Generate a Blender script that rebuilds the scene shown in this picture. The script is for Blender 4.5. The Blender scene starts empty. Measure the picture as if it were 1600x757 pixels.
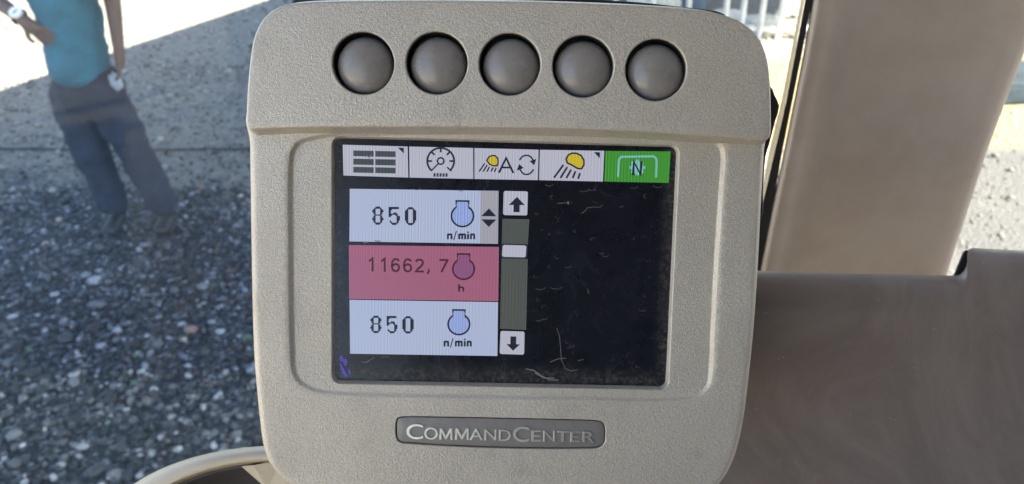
import bpy, bmesh, math, random
import numpy as np
from mathutils import Matrix, Vector, Euler
from mathutils.geometry import delaunay_2d_cdt

random.seed(7); rng = np.random.default_rng(7)
SC = bpy.context.scene
COL = SC.collection
R = math.radians

# ------------------------------------------------------------------ camera
F, CX, CY = 1250.0, 800.0, 378.5
CAMZ, PITCH = 2.25, 30.0
cam_d = bpy.data.cameras.new('camera')
cam = bpy.data.objects.new('camera', cam_d); COL.objects.link(cam)
cam.location = (0, 0, CAMZ); cam.rotation_euler = (R(90 - PITCH), 0, 0)
cam_d.sensor_width = 36; cam_d.lens = 36 * F / 1600
cam_d.clip_start = 0.02; cam_d.clip_end = 400
cam_d.dof.use_dof = True; cam_d.dof.focus_distance = 0.318; cam_d.dof.aperture_fstop = 17
SC.camera = cam
CM = Matrix.Translation((0, 0, CAMZ)) @ Euler((R(90 - PITCH), 0, 0)).to_matrix().to_4x4()

# ------------------------------------------------------------------ light
EXPO = 3.12
SUN_EL, SUN_AZ = 50.0, 132.0          # azimuth clockwise from +Y
W = bpy.data.worlds.new('World'); SC.world = W; W.use_nodes = True
wn = W.node_tree.nodes; wl = W.node_tree.links
bg = wn['Background']; sky = wn.new('ShaderNodeTexSky')
sky.sky_type = 'NISHITA'; sky.sun_disc = False
sky.sun_elevation = R(SUN_EL); sky.sun_rotation = R(SUN_AZ)
sky.air_density = 1.0; sky.dust_density = 1.5; sky.ozone_density = 1.0
wl.new(sky.outputs[0], bg.inputs[0]); bg.inputs[1].default_value = 0.07
sd = bpy.data.lights.new('sun', 'SUN'); sd.energy = 5.0; sd.angle = R(0.5); sd.color = (1.0, 0.90, 0.72)
sun = bpy.data.objects.new('sun', sd); COL.objects.link(sun)
TOSUN = Vector((math.sin(R(SUN_AZ)) * math.cos(R(SUN_EL)), math.cos(R(SUN_AZ)) * math.cos(R(SUN_EL)), math.sin(R(SUN_EL))))
sun.rotation_euler = TOSUN.to_track_quat('Z', 'Y').to_euler()
sun.location = (6, -6, 12)
SC.view_settings.view_transform = 'Standard'; SC.view_settings.look = 'None'
SC.view_settings.gamma = 1; SC.view_settings.exposure = EXPO
SC.view_settings.use_curve_mapping = False
SC.cycles.max_bounces = 8; SC.cycles.diffuse_bounces = 4; SC.cycles.transparent_max_bounces = 8
SC.cycles.sample_clamp_indirect = 6

# ------------------------------------------------------------------ helpers
def cdir(px, py): return Vector(((px - CX) / F, (CY - py) / F, -1.0))
def P(px, py, d): return CM @ (cdir(px, py) * d)                       # point at view depth d
def G(px, py, z=0.0):                                                  # point on the ground
    v = CM.to_3x3() @ cdir(px, py); t = (z - CAMZ) / v.z
    return Vector((0, 0, CAMZ)) + v * t
def PY(px, py, y):                                                     # point on the upright plane at distance y
    v = CM.to_3x3() @ cdir(px, py); return Vector((0, 0, CAMZ)) + v * (y / v.y)

def lin(c):
    c = np.array(c, float) / 255.0
    return tuple(np.where(c <= 0.04045, c / 12.92, ((c + 0.055) / 1.055) ** 2.4)) + (1.0,)

def mesh_obj(name, verts, faces, mat=None, parent=None, smooth=False, sharp=None):
    me = bpy.data.meshes.new(name)
    me.from_pydata([tuple(v) for v in verts], [], [tuple(f) for f in faces])
    if mat: me.materials.append(mat)
    if smooth: me.polygons.foreach_set('use_smooth', [True] * len(me.polygons))
    me.update()
    if smooth and sharp: me.set_sharp_from_angle(angle=R(sharp))
    o = bpy.data.objects.new(name, me); COL.objects.link(o)
    if parent: o.parent = parent
    return o

def from_bm(name, bm, mat=None, parent=None, smooth=True, sharp=35):
    bmesh.ops.recalc_face_normals(bm, faces=bm.faces)
    me = bpy.data.meshes.new(name); bm.to_mesh(me); bm.free()
    if mat: me.materials.append(mat)
    if smooth:
        me.polygons.foreach_set('use_smooth', [True] * len(me.polygons))
        if sharp: me.set_sharp_from_angle(angle=R(sharp))
    o = bpy.data.objects.new(name, me); COL.objects.link(o)
    if parent: o.parent = parent
    return o

def tag(o, label=None, cat=None, group=None, kind=None):
    if label: o['label'] = label
    if cat: o['category'] = cat
    if group: o['group'] = group
    if kind: o['kind'] = kind
    return o

def empty(name, loc=(0, 0, 0), mw=None):
    o = bpy.data.objects.new(name, None); COL.objects.link(o)
    if mw is not None: o.matrix_world = mw
    else: o.location = loc
    o.empty_display_size = 0.05
    return o

# ------------------------------------------------------------------ materials
class NT:
    def __init__(s, name):
        s.m = bpy.data.materials.new(name); s.m.use_nodes = True
        s.t = s.m.node_tree; s.n = s.t.nodes; s.l = s.t.links
        s.b = s.n['Principled BSDF']; s.out = s.n['Material Output']
        s.tc = s.n.new('ShaderNodeTexCoord')
    def noise(s, scale, detail=3, rough=0.5, coord='Object', vec=None, dist=0):
        n = s.n.new('ShaderNodeTexNoise'); n.inputs['Scale'].default_value = scale
        n.inputs['Detail'].default_value = detail; n.inputs['Roughness'].default_value = rough
        n.inputs['Distortion'].default_value = dist
        s.l.new(vec if vec is not None else s.tc.outputs[coord], n.inputs['Vector']); return n.outputs['Fac']
    def vor(s, scale, out='Color', feature='F1', vec=None):
        n = s.n.new('ShaderNodeTexVoronoi'); n.inputs['Scale'].default_value = scale; n.feature = feature
        s.l.new(vec if vec is not None else s.tc.outputs['Object'], n.inputs['Vector']); return n.outputs[out]
    def ramp(s, fac, stops):
        n = s.n.new('ShaderNodeValToRGB'); e = n.color_ramp.elements
        while len(e) < len(stops): e.new(0.5)
        for k, (p, c) in enumerate(stops): e[k].position = p; e[k].color = c if len(c) == 4 else tuple(c) + (1,)
        s.l.new(fac, n.inputs[0]); return n.outputs[0]
    def math(s, op, a, b=None, c=None):
        n = s.n.new('ShaderNodeMath'); n.operation = op
        for i, v in enumerate((a, b, c)):
            if v is None: continue
            if isinstance(v, (int, float)): n.inputs[i].default_value = v
            else: s.l.new(v, n.inputs[i])
        return n.outputs[0]
    def mix(s, fac, a, b, blend='MIX'):
        n = s.n.new('ShaderNodeMix'); n.data_type = 'RGBA'; n.blend_type = blend
        for i, v in ((0, fac), (6, a), (7, b)):
            if isinstance(v, (int, float)): n.inputs[i].default_value = v
            elif isinstance(v, tuple): n.inputs[i].default_value = v if len(v) == 4 else v + (1,)
            else: s.l.new(v, n.inputs[i])
        return n.outputs[2]
    def maprange(s, v, a, b, c=0, d=1):
        n = s.n.new('ShaderNodeMapRange'); n.interpolation_type = 'SMOOTHSTEP'
        for i, x in enumerate((v, a, b, c, d)):
            if isinstance(x, (int, float)): n.inputs[i].default_value = x
            else: s.l.new(x, n.inputs[i])
        return n.outputs[0]
    def sep(s, coord='Object'):
        n = s.n.new('ShaderNodeSeparateXYZ'); s.l.new(s.tc.outputs[coord], n.inputs[0]); return n.outputs
    def set(s, key, v):
        i = s.b.inputs[key]
        if isinstance(v, (int, float)): i.default_value = v
        elif isinstance(v, tuple): i.default_value = v if len(v) == 4 else v + (1,)
        else: s.l.new(v, i)
        return s
    def bump(s, h, strength, dist):
        n = s.n.new('ShaderNodeBump'); n.inputs['Strength'].default_value = strength
        n.inputs['Distance'].default_value = dist; s.l.new(h, n.inputs['Height'])
        s.l.new(n.outputs[0], s.b.inputs['Normal']); return s

def simple(name, col, rough=0.6, metal=0.0, nscale=None, var=0.15, bump=0, bscale=200, bdist=0.001, spec=0.5):
    t = NT(name)
    if nscale:
        f = t.noise(nscale, 4, 0.6)
        a = tuple(max(0, c * (1 - var)) for c in col[:3]); b = tuple(c * (1 + var) for c in col[:3])
        t.set('Base Color', t.ramp(f, [(0.3, a), (0.7, b)]))
    else: t.set('Base Color', tuple(col[:3]))
    t.set('Roughness', rough); t.set('Metallic', metal); t.set('Specular IOR Level', spec)
    if bump: t.bump(t.noise(bscale, 3, 0.6), bump, bdist)
    return t.m

def mat_shell():
    t = NT('champagne_paint')
    fine = t.noise(1900, 2.0, 0.62); mid = t.noise(850, 2, 0.5); big = t.noise(18, 3, 0.5)
    h = t.math('ADD', t.math('MULTIPLY', fine, 0.65), t.math('MULTIPLY', mid, 0.35))
    c = t.ramp(big, [(0.3, (0.53, 0.465, 0.385)), (0.7, (0.59, 0.525, 0.44))])
    sp = t.ramp(fine, [(0.30, (0.62, 0.62, 0.62)), (0.48, (0.98, 0.98, 0.98)), (0.70, (1.25, 1.25, 1.25))])
    c = t.mix(0.65, c, sp, 'MULTIPLY')
    # grime rubbed into the paint
    g = t.math('MAXIMUM', t.maprange(t.noise(45, 5, 0.7), 0.55, 0.75, 0, 0.25), t.maprange(t.noise(260, 4, 0.75, dist=1.0), 0.66, 0.74, 0, 0.45))
    c = t.mix(g, c, (0.22, 0.19, 0.15))
    t.set('Base Color', c); t.set('Roughness', t.maprange(t.noise(28, 5, 0.7, dist=0.8), 0.3, 0.7, 0.32, 0.50)); t.set('Metallic', 0.35)
    t.bump(h, 0.95, 0.00042)
    return t.m
M_SHELL = mat_shell()

def mat_button():
    t = NT('button_rubber')
    c = t.ramp(t.noise(160, 5, 0.65), [(0.3, (0.220, 0.195, 0.178)), (0.7, (0.265, 0.238, 0.218))])
    dirt = t.maprange(t.noise(330, 4, 0.7, dist=1.5), 0.60, 0.72, 0, 0.35)
    t.set('Base Color', t.mix(dirt, c, (0.26, 0.23, 0.19)))
    t.set('Roughness', t.maprange(t.noise(90, 4, 0.6), 0.3, 0.7, 0.19, 0.33))
    t.bump(t.noise(1200, 2), 0.10, 0.0002)
    return t.m
M_BUTTON = mat_button()
M_BLACK = simple('black_plastic', (0.012, 0.012, 0.012), 0.5, nscale=60, bump=0.2, bscale=900, bdist=0.0002)
M_WELL = simple('dark_plastic', (0.035, 0.032, 0.03), 0.6)

def mat_glass_black():
    t = NT('display_glass')
    edge = t.noise(420, 5, 0.75)
    blotch = t.noise(55, 4, 0.7, dist=1.0)
    sx = t.sep()
    # grime collected along the border of the display, the right and lower ones most
    r_ = t.maprange(sx[0], 0.0610, 0.0668, 0, 1)
    b_ = t.maprange(sx[1], -0.0395, -0.0475, 0, 1)
    l_ = t.maprange(sx[0], -0.0630, -0.0668, 0, 0.4)
    m = t.math('MAXIMUM', t.math('MAXIMUM', r_, b_), l_)
    d = t.math('MULTIPLY', m, t.maprange(edge, 0.42, 0.72, 0.12, 1.0))
    sp = t.maprange(t.noise(900, 2, 0.6), 0.69, 0.76, 0, 0.35)
    d = t.math('MAXIMUM', t.math('MULTIPLY', d, 0.62), sp)
    c = t.mix(blotch, (0.006, 0.007, 0.012), (0.012, 0.012, 0.020))
    t.set('Base Color', t.mix(d, c, (0.17, 0.155, 0.135)))
    t.set('Roughness', t.maprange(blotch, 0.3, 0.7, 0.16, 0.30))
    t.set('Specular IOR Level', 0.4)
    return t.m
M_DISPLAY = mat_glass_black()

def mat_lcd(name, rgb, stripes=0.16, spec=0.3, gain=1.0, tint=None):
    t = NT(name)
    xs = t.sep()
    base = tuple(c for c in lin(rgb)[:3])
    # vertical LCD columns whose contrast drifts across the panel
    s1 = t.math('SINE', t.math('MULTIPLY', xs[0], 2 * math.pi / 0.00092))
    s2 = t.math('SINE', t.math('MULTIPLY', xs[0], 2 * math.pi / 0.00131))
    mod = t.maprange(t.noise(45, 3, 0.6), 0.35, 0.65, 0.15, 1.0)
    s = t.math('MULTIPLY', t.math('ADD', t.math('MULTIPLY', s1, 0.6), t.math('MULTIPLY', s2, 0.5)), mod)
    v = t.math('MULTIPLY_ADD', s, stripes * 1.7, 1.0)
    cvar = t.noise(25, 2, 0.5)
    a = tuple(c * f for c, f in zip(base, (0.90, 0.96, 1.08))); b = tuple(c * f for c, f in zip(base, (1.06, 1.0, 0.97)))
    c = t.mix(cvar, a, b)
    n = t.n.new('ShaderNodeVectorMath'); n.operation = 'SCALE'
    t.l.new(c, n.inputs[0]); t.l.new(v, n.inputs['Scale'])
    t.set('Base Color', (0.02, 0.02, 0.022)); t.set('Roughness', 0.28); t.set('Specular IOR Level', spec)
    t.l.new(n.outputs[0], t.b.inputs['Emission Color'])
    t.b.inputs['Emission Strength'].default_value = gain * 0.88 / (2 ** EXPO)
    return t.m

# ------------------------------------------------------------------ device frame
def Rxyz(a, b, c):
    return Matrix.Rotation(R(c), 4, 'Z') @ Matrix.Rotation(R(b), 4, 'Y') @ Matrix.Rotation(R(a), 4, 'X')
DEVC = Matrix.Translation((-0.003399, -0.009139, -0.321194)) @ Rxyz(6.2531, 1.15676, -1.31548)
DEVCI = DEVC.inverted()
def D(px, py, h=0.0):
    """photo pixel -> (x, y) in mm on the device plane at height h mm"""
    o = DEVCI @ Vector((0, 0, 0)); v = DEVCI.to_3x3() @ cdir(px, py)
    t = (h / 1000 - o.z) / v.z; p = o + v * t
    return (p.x * 1000, p.y * 1000)
def DL(pts, h=0.0): return np.array([D(x, y, h) for x, y in pts])

def smooth_closed(pts, step=1.0, it=2):
    """resample a closed polyline (mm) with Catmull-Rom"""
    p = np.array(pts, float); n = len(p); out = []
    for i in range(n):
        p0, p1, p2, p3 = p[i - 1], p[i], p[(i + 1) % n], p[(i + 2) % n]
        k = max(2, int(np.linalg.norm(p2 - p1) / step))
        l01 = max(np.linalg.norm(p1 - p0), 1e-6) ** 0.5; l12 = max(np.linalg.norm(p2 - p1), 1e-6) ** 0.5; l23 = max(np.linalg.norm(p3 - p2), 1e-6) ** 0.5
        t0 = 0; t1 = l01; t2 = t1 + l12; t3 = t2 + l23
        for j in range(k):
            t = t1 + (t2 - t1) * j / k
            A1 = (t1 - t) / (t1 - t0) * p0 + (t - t0) / (t1 - t0) * p1
            A2 = (t2 - t) / (t2 - t1) * p1 + (t - t1) / (t2 - t1) * p2
            A3 = (t3 - t) / (t3 - t2) * p2 + (t - t2) / (t3 - t2) * p3
            B1 = (t2 - t) / (t2 - t0) * A1 + (t - t0) / (t2 - t0) * A2
            B2 = (t3 - t) / (t3 - t1) * A2 + (t - t1) / (t3 - t1) * A3
            out.append((t2 - t) / (t2 - t1) * B1 + (t - t1) / (t2 - t1) * B2)
    return np.array(out)

def rounded_poly(corners, rad, seg=8, step=1.2):
    """polygon with rounded corners (any convex quad), clockwise or not"""
    c = np.array(corners, float); n = len(c); out = []
    for i in range(n):
        a, b, d = c[i - 1], c[i], c[(i + 1) % n]
        u = (a - b) / np.linalg.norm(a - b); v = (d - b) / np.linalg.norm(d - b)
        ang = math.acos(np.clip(u @ v, -1, 1)); t = rad / math.tan(ang / 2)
        s = b + u * t; e = b + v * t; m = b + (u + v) / np.linalg.norm(u + v) * (rad / math.sin(ang / 2))
        a0 = math.atan2(*(s - m)[::-1]); a1 = math.atan2(*(e - m)[::-1]); da = (a1 - a0 + math.pi) % (2 * math.pi) - math.pi
        for k in range(seg + 1):
            q = a0 + da * k / seg; out.append(m + rad * np.array([math.cos(q), math.sin(q)]))
        b2 = c[(i + 1) % n]; nxt = c[(i + 2) % n]
        u2 = (b - b2) / np.linalg.norm(b - b2); v2 = (nxt - b2) / np.linalg.norm(nxt - b2)
        t2 = rad / math.tan(math.acos(np.clip(u2 @ v2, -1, 1)) / 2)
        s2 = b2 + u2 * t2; L = np.linalg.norm(s2 - e); k = max(1, int(L / step))
        for j in range(1, k): out.append(e + (s2 - e) * j / k)
    return np.array(out)

def area(p): x, y = p[:, 0], p[:, 1]; return 0.5 * np.sum(x * np.roll(y, -1) - np.roll(x, -1) * y)
def ccw(p): return p if area(p) > 0 else p[::-1]
def normals(p):
    """outward normals of a ccw loop"""
    d = np.roll(p, -1, 0) - np.roll(p, 1, 0); d /= np.linalg.norm(d, axis=1)[:, None] + 1e-12
    return np.stack([d[:, 1], -d[:, 0]], 1)
def offset(p, d): return p + normals(p) * d
def inside(pts, poly):
    x, y = pts[:, 0], pts[:, 1]; r = np.zeros(len(pts), bool)
    x1, y1 = poly[:, 0], poly[:, 1]; x2, y2 = np.roll(x1, -1), np.roll(y1, -1)
    for a, b, c, d in zip(x1, y1, x2, y2):
        if b == d: continue
        r ^= ((b > y) != (d > y)) & (x < (c - a) * (y - b) / (d - b) + a)
    return r
def dist(pts, poly):
    best = np.full(len(pts), 1e9)
    for a, b in zip(poly, np.roll(poly, -1, 0)):
        ab = b - a; L = ab @ ab
        if L < 1e-12: continue
        t = np.clip(((pts - a) @ ab) / L, 0, 1)
        best = np.minimum(best, np.linalg.norm(pts - a - t[:, None] * ab, axis=1))
    return best

def plate(outer, holes, zf, grid=3.0, guides=(), gap=0.8):
    """triangulated face (mm). returns verts (n,3), faces; outer/hole loops exactly kept"""
    loops = [outer] + list(holes)
    pts = []; edges = []
    for lp in loops:
        s = len(pts); pts += [tuple(q) for q in lp]; edges += [(s + i, s + (i + 1) % len(lp)) for i in range(len(lp))]
    for lp in guides:
        s = len(pts); pts += [tuple(q) for q in lp]
    lo, hi = outer.min(0), outer.max(0)
    g = []
    for j, y in enumerate(np.arange(lo[1], hi[1], grid * 0.866)):
        for x in np.arange(lo[0] + (grid / 2 if j % 2 else 0), hi[0], grid): g.append((x, y))
    g = np.array(g); k = inside(g, outer)
    for h in holes: k &= ~inside(g, h)
    g = g[k]
    allp = np.array(pts); dd = np.full(len(g), 1e9)
    for i in range(0, len(allp), 400):
        dd = np.minimum(dd, np.min(np.linalg.norm(g[:, None] - allp[None, i:i + 400], axis=2), axis=1))
    g = g[dd > gap]
    pts += [tuple(q) for q in g]
    v, e, f, *_ = delaunay_2d_cdt([Vector(q) for q in pts], edges, [], 0, 1e-5)
    v = np.array([tuple(q) for q in v]); f = np.array([tuple(q) for q in f])
    cen = v[f].mean(1); k = inside(cen, outer)
    for h in holes: k &= ~inside(cen, h)
    f = f[k]
    a = v[f]; ar = (a[:, 1, 0] - a[:, 0, 0]) * (a[:, 2, 1] - a[:, 0, 1]) - (a[:, 2, 0] - a[:, 0, 0]) * (a[:, 1, 1] - a[:, 0, 1])
    f[ar < 0] = f[ar < 0][:, ::-1]
    return np.column_stack([v, zf(v)]), f.tolist()

def rings(loop, zl, prof, flip=False):
    """strip of rings from loop; prof = [(outward offset, dz), ...]"""
    vs = [np.column_stack([loop, zl])]; nn = normals(loop)
    for d, dz in prof: vs.append(np.column_stack([loop + nn * d, zl + dz]))
    n = len(loop); fs = []
    for k in range(len(prof)):
        for i in range(n):
            a, b = k * n + i, k * n + (i + 1) % n; c, e = b + n, a + n
            fs.append((a, e, c, b) if not flip else (a, b, c, e))
    return np.vstack(vs), fs

def join_mm(name, pieces, mat, parent, sharp=40, merge=True):
    bm = bmesh.new()
    for v, f in pieces:
        bv = [bm.verts.new((q[0] / 1000, q[1] / 1000, q[2] / 1000)) for q in v]
        for t in f:
            try: bm.faces.new([bv[i] for i in t])
            except ValueError: pass
    if merge: bmesh.ops.remove_doubles(bm, verts=bm.verts, dist=2e-6)
    me = bpy.data.meshes.new(name); bm.to_mesh(me); bm.free()
    me.materials.append(mat); me.polygons.foreach_set('use_smooth', [True] * len(me.polygons))
    if sharp: me.set_sharp_from_angle(angle=R(sharp))
    o = bpy.data.objects.new(name, me); COL.objects.link(o); o.parent = parent
    return o

# ================================================================== SETTING: ground
def mat_ground():
    t = NT('gravel_ground')
    s = t.sep(); x, y = s[0], s[1]
    wob = t.math('MULTIPLY_ADD', t.noise(0.9, 4, 0.6), 1.6, -0.8)
    yy = t.math('ADD', y, wob)
    yy = t.math('ADD', yy, t.math('MULTIPLY', x, 0.10))
    yy = t.math('ADD', yy, t.maprange(x, 0.6, 1.4, 0, 4))
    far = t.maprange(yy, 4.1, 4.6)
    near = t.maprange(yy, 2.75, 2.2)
    cell = t.vor(48, 'Color'); cell2 = t.vor(24, 'Color')
    bw = t.n.new('ShaderNodeSeparateColor'); t.l.new(cell, bw.inputs[0])
    bw2 = t.n.new('ShaderNodeSeparateColor'); t.l.new(cell2, bw2.inputs[0])
    dark = t.ramp(bw.outputs[0], [(0.0, (0.010, 0.012, 0.015)), (0.5, (0.022, 0.026, 0.032)), (0.8, (0.06, 0.067, 0.078)), (1.0, (0.24, 0.26, 0.29))])  # dark bluish gravel: the tractor's shade is put into the colour
    mid = t.ramp(bw.outputs[0], [(0.0, (0.022, 0.023, 0.02)), (0.6, (0.05, 0.05, 0.045)), (1.0, (0.22, 0.21, 0.19))])  # paler near gravel paints where the blue window reflection ends
    sand = t.ramp(t.noise(14, 6, 0.75), [(0.30, (0.11, 0.106, 0.092)), (0.5, (0.19, 0.18, 0.15)), (0.72, (0.32, 0.30, 0.24))])
    sand = t.mix(t.maprange(bw2.outputs[0], 0.72, 0.9, 0, 0.55), sand, (0.13, 0.13, 0.12))
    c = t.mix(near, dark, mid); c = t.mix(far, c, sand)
    pale = t.math('MULTIPLY', t.maprange(t.math('ADD', x, wob), -1.9, -2.7), t.maprange(y, 1.3, 0.6))  # unseen pale patch added to bounce warm light onto the monitor
    c = t.mix(pale, c, (0.46, 0.41, 0.31))
    rightg = t.math('MULTIPLY', t.maprange(x, 1.9, 2.4), t.maprange(y, 5.6, 5.1))
    c = t.mix(rightg, c, t.ramp(t.noise(22, 4, 0.7), [(0.3, (0.066, 0.064, 0.066)), (0.7, (0.098, 0.095, 0.095))]))
    straw = t.math('MULTIPLY', t.math('MULTIPLY', t.maprange(x, 1.5, 1.8), t.maprange(t.math('ADD', y, wob), 7.6, 7.0)), t.maprange(y, 5.1, 5.5))
    c = t.mix(t.math('MULTIPLY', straw, 0.9), c, t.ramp(t.noise(9, 4, 0.7), [(0.3, (0.20, 0.165, 0.075)), (0.7, (0.27, 0.22, 0.11))]))
    litter = t.maprange(t.noise(2.2, 5, 0.7), 0.56, 0.68, 0, 0.30)
    c = t.mix(litter, c, (0.13, 0.13, 0.115))
    t.set('Base Color', c); t.set('Roughness', 0.9)
    h = t.math('ADD', t.vor(48, 'Distance'), t.noise(90, 4, 0.7))
    t.bump(h, 0.8, 0.02)
    return t.m
gv = []; gf = []
NX, NYY = 60, 60
for j in range(NYY + 1):
    for i in range(NX + 1):
        x = -120 + 240 * i / NX; y = -60 + 240 * j / NYY
        gv.append((x, y, 0.0))
for j in range(NYY):
    for i in range(NX):
        a = j * (NX + 1) + i; gf.append((a, a + 1, a + NX + 2, a + NX + 1))
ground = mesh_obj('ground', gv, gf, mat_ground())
tag(ground, kind='structure')

# loose stones lying on it
def mat_stone():
    t = NT('loose_stone')
    a = t.n.new('ShaderNodeAttribute'); a.attribute_name = 'tone'
    c = t.mix(0.5, a.outputs['Color'], t.ramp(t.noise(70, 4, 0.7), [(0.3, (0.7, 0.7, 0.7)), (0.7, (1.2, 1.2, 1.2))]), 'MULTIPLY')
    t.set('Base Color', c); t.set('Roughness', 0.75)
    t.bump(t.noise(160, 3, 0.6), 0.4, 0.004)
    return t.m
def stones():
    bm = bmesh.new(); bmesh.ops.create_icosphere(bm, subdivisions=1, radius=1)
    bv = np.array([v.co[:] for v in bm.verts]); bf = np.array([[v.index for v in f.verts] for f in bm.faces]); bm.free()
    zones = [(24000, (-4.6, -0.3), (1.7, 4.6), 0.015), (8000, (-5.6, -0.3), (4.4, 7.2), 0.013), (3000, (-6.5, 0.5), (6.8, 9.8), 0.016), (3200, (1.3, 5.0), (2.6, 9.0), 0.014)]
    V = []; Fc = []; T = []; off = 0
    for n, xr, yr, r0 in zones:
        x = rng.uniform(*xr, n); y = rng.uniform(*yr, n)
        s = r0 * np.exp(rng.normal(-0.25, 0.38, n)); s = np.clip(s, 0.004, 0.045)
        if r0 > 0.012: s *= 1.0
        for i in range(n):
            sc = s[i] * rng.uniform(0.6, 1.25, 3); sc[2] *= 0.7
            jit = 1 + rng.normal(0, 0.16, (len(bv), 1))
            v = bv * jit * sc
            a = rng.uniform(0, 6.283); ca, sa = math.cos(a), math.sin(a)
            v = v @ np.array([[ca, sa, 0], [-sa, ca, 0], [0, 0, 1]])
            v += (x[i], y[i], sc[2] * 0.45)
            V.append(v); Fc.append(bf + off); off += len(bv)
            q = rng.random(); dark = x[i] < 1 and y[i] < 4.55 + 0.35 * math.sin(x[i] * 2) + rng.normal(0, 0.30)  # dark stones repeat the tractor shade painted on the ground
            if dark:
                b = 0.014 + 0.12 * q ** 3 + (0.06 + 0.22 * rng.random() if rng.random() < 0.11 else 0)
                if y[i] < 2.75: b = b * 1.45 + 0.015  # near stones lightened to paint the end of the window reflection
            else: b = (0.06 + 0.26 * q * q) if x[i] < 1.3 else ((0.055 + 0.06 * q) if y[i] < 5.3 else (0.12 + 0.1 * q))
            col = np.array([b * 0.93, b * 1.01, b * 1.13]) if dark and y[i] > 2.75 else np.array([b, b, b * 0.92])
            z = rng.random()
            if z < 0.03: col = np.array([b * 1.5 + .05, b * 1.15 + .03, b + .02])
            elif z < 0.036: col = np.array([b * 0.8, b * 1.15 + .012, b * 0.75])
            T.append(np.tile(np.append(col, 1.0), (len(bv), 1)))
    V = np.vstack(V); Fc = np.vstack(Fc); T = np.vstack(T)
    me = bpy.data.meshes.new('gravel')
    me.vertices.add(len(V)); me.vertices.foreach_set('co', V.ravel())
    me.loops.add(Fc.size); me.loops.foreach_set('vertex_index', Fc.ravel())
    me.polygons.add(len(Fc)); me.polygons.foreach_set('loop_start', np.arange(0, Fc.size, 3))
    me.update(calc_edges=True)
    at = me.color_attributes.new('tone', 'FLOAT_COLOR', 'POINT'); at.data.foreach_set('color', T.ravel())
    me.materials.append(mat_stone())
    o = bpy.data.objects.new('gravel', me); COL.objects.link(o)
    tag(o, 'loose grey gravel stones scattered over the yard', 'gravel', kind='stuff')
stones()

def tube(points, rad, seg=10, cap=True):
    """tube along points; rad a number or list. returns verts, faces"""
    pts = [Vector(p) for p in points]; n = len(pts); vs = []; fs = []
    rads = rad if hasattr(rad, '__len__') else [rad] * n
    up = None
    for i, p in enumerate(pts):
        t = (pts[min(i + 1, n - 1)] - pts[max(i - 1, 0)]).normalized()
        if up is None: up = t.orthogonal().normalized()
        up = (up - t * up.dot(t)).normalized(); s = t.cross(up)
        for k in range(seg):
            a = 2 * math.pi * k / seg; vs.append(p + (up * math.cos(a) + s * math.sin(a)) * rads[i])
    for i in range(n - 1):
        for k in range(seg):
            a = i * seg + k; b = i * seg + (k + 1) % seg; fs.append((a, b, b + seg, a + seg))
    if cap: fs.append(tuple(range(seg))[::-1]); fs.append(tuple(range((n - 1) * seg, n * seg)))
    return vs, fs

def box_bm(bm, lo, hi, mat4=None):
    r = bmesh.ops.create_cube(bm, size=1)
    for v in r['verts']:
        v.co = Vector((lo[0] + (v.co.x + .5) * (hi[0] - lo[0]), lo[1] + (v.co.y + .5) * (hi[1] - lo[1]), lo[2] + (v.co.z + .5) * (hi[2] - lo[2])))
        if mat4: v.co = mat4 @ v.co
    return r['verts']

# dark tube standing in for a wire's shadow across the yard
a = G(-60, 234, 0.012); b = G(420, 233, 0.012); hp = []
for k in range(41):
    q = k / 40; p = a.lerp(b, -0.3 + 1.6 * q); p.y += 0.02 * math.sin(q * 9) + 0.01 * math.sin(q * 23); hp.append(p)
v, f = tube(hp, 0.008, 8)
tag(mesh_obj('shadow_line', v, f, simple('shadow_line_black', (0.02, 0.02, 0.02), 0.6), smooth=True), 'thin dark line standing in for a wire shadow straight across the gravel behind the person', 'shadow_line')

# ================================================================== unseen roof added and shaped to shade the yard
Apt, Bpt = G(0, 142), G(420, 0)
dv = (Bpt - Apt).normalized(); side = Vector((dv.y, -dv.x, 0))
ZR = 4.6
shift = Vector((TOSUN.x, TOSUN.y, 0)) / TOSUN.z * ZR
WID = 5.6
def rp(u, w, z): q = Apt + dv * u + side * w + shift; return Vector((q.x, q.y, z))
def mat_tin():
    t = NT('roof_tin'); t.set('Base Color', t.ramp(t.noise(3, 5), [(0.3, (0.25, 0.25, 0.25)), (0.7, (0.42, 0.42, 0.41))])); t.set('Metallic', 0.5); t.set('Roughness', 0.55); return t.m
roof = empty('shade_roof', rp(2, WID / 2, 0))
tag(roof, 'unseen corrugated metal roof added above the tractor to shade the yard', 'shade_roof')
Ti = Matrix.Translation(-roof.location)
vs = []; fs = []
N = 120
for i in range(N + 1):
    w = WID * i / N; z = ZR + 0.02 * math.sin(i * math.pi / 2)
    for u in ((-3.8 if w < 3.2 else -9.5), 14):  # cut short on the left so sunlit ground bounces light at the monitor
        vs.append(Ti @ rp(u, w, z)); vs.append(Ti @ rp(u, w, z + 0.004))
for i in range(N):
    a = i * 4; b = a + 4
    fs += [(a, a + 2, b + 2, b), (a + 1, b + 1, b + 3, a + 3), (a, b, b + 1, a + 1), (a + 2, a + 3, b + 3, b + 2)]
fs += [(0, 1, 3, 2), (N * 4, N * 4 + 2, N * 4 + 3, N * 4 + 1)]
mesh_obj('shade_roof_sheet', vs, fs, mat_tin(), roof)
for u, w in ((-9.2, 3.4), (-9.2, WID - 0.2), (13.5, 0.2), (13.5, WID - 0.2)):
    if 1:
        v, f = tube([Ti @ rp(u, w, 0), Ti @ rp(u, w, ZR - 0.03)], 0.06, 12)
        mesh_obj('shade_roof_post', v, f, mat_tin(), roof, True, 40)

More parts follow.
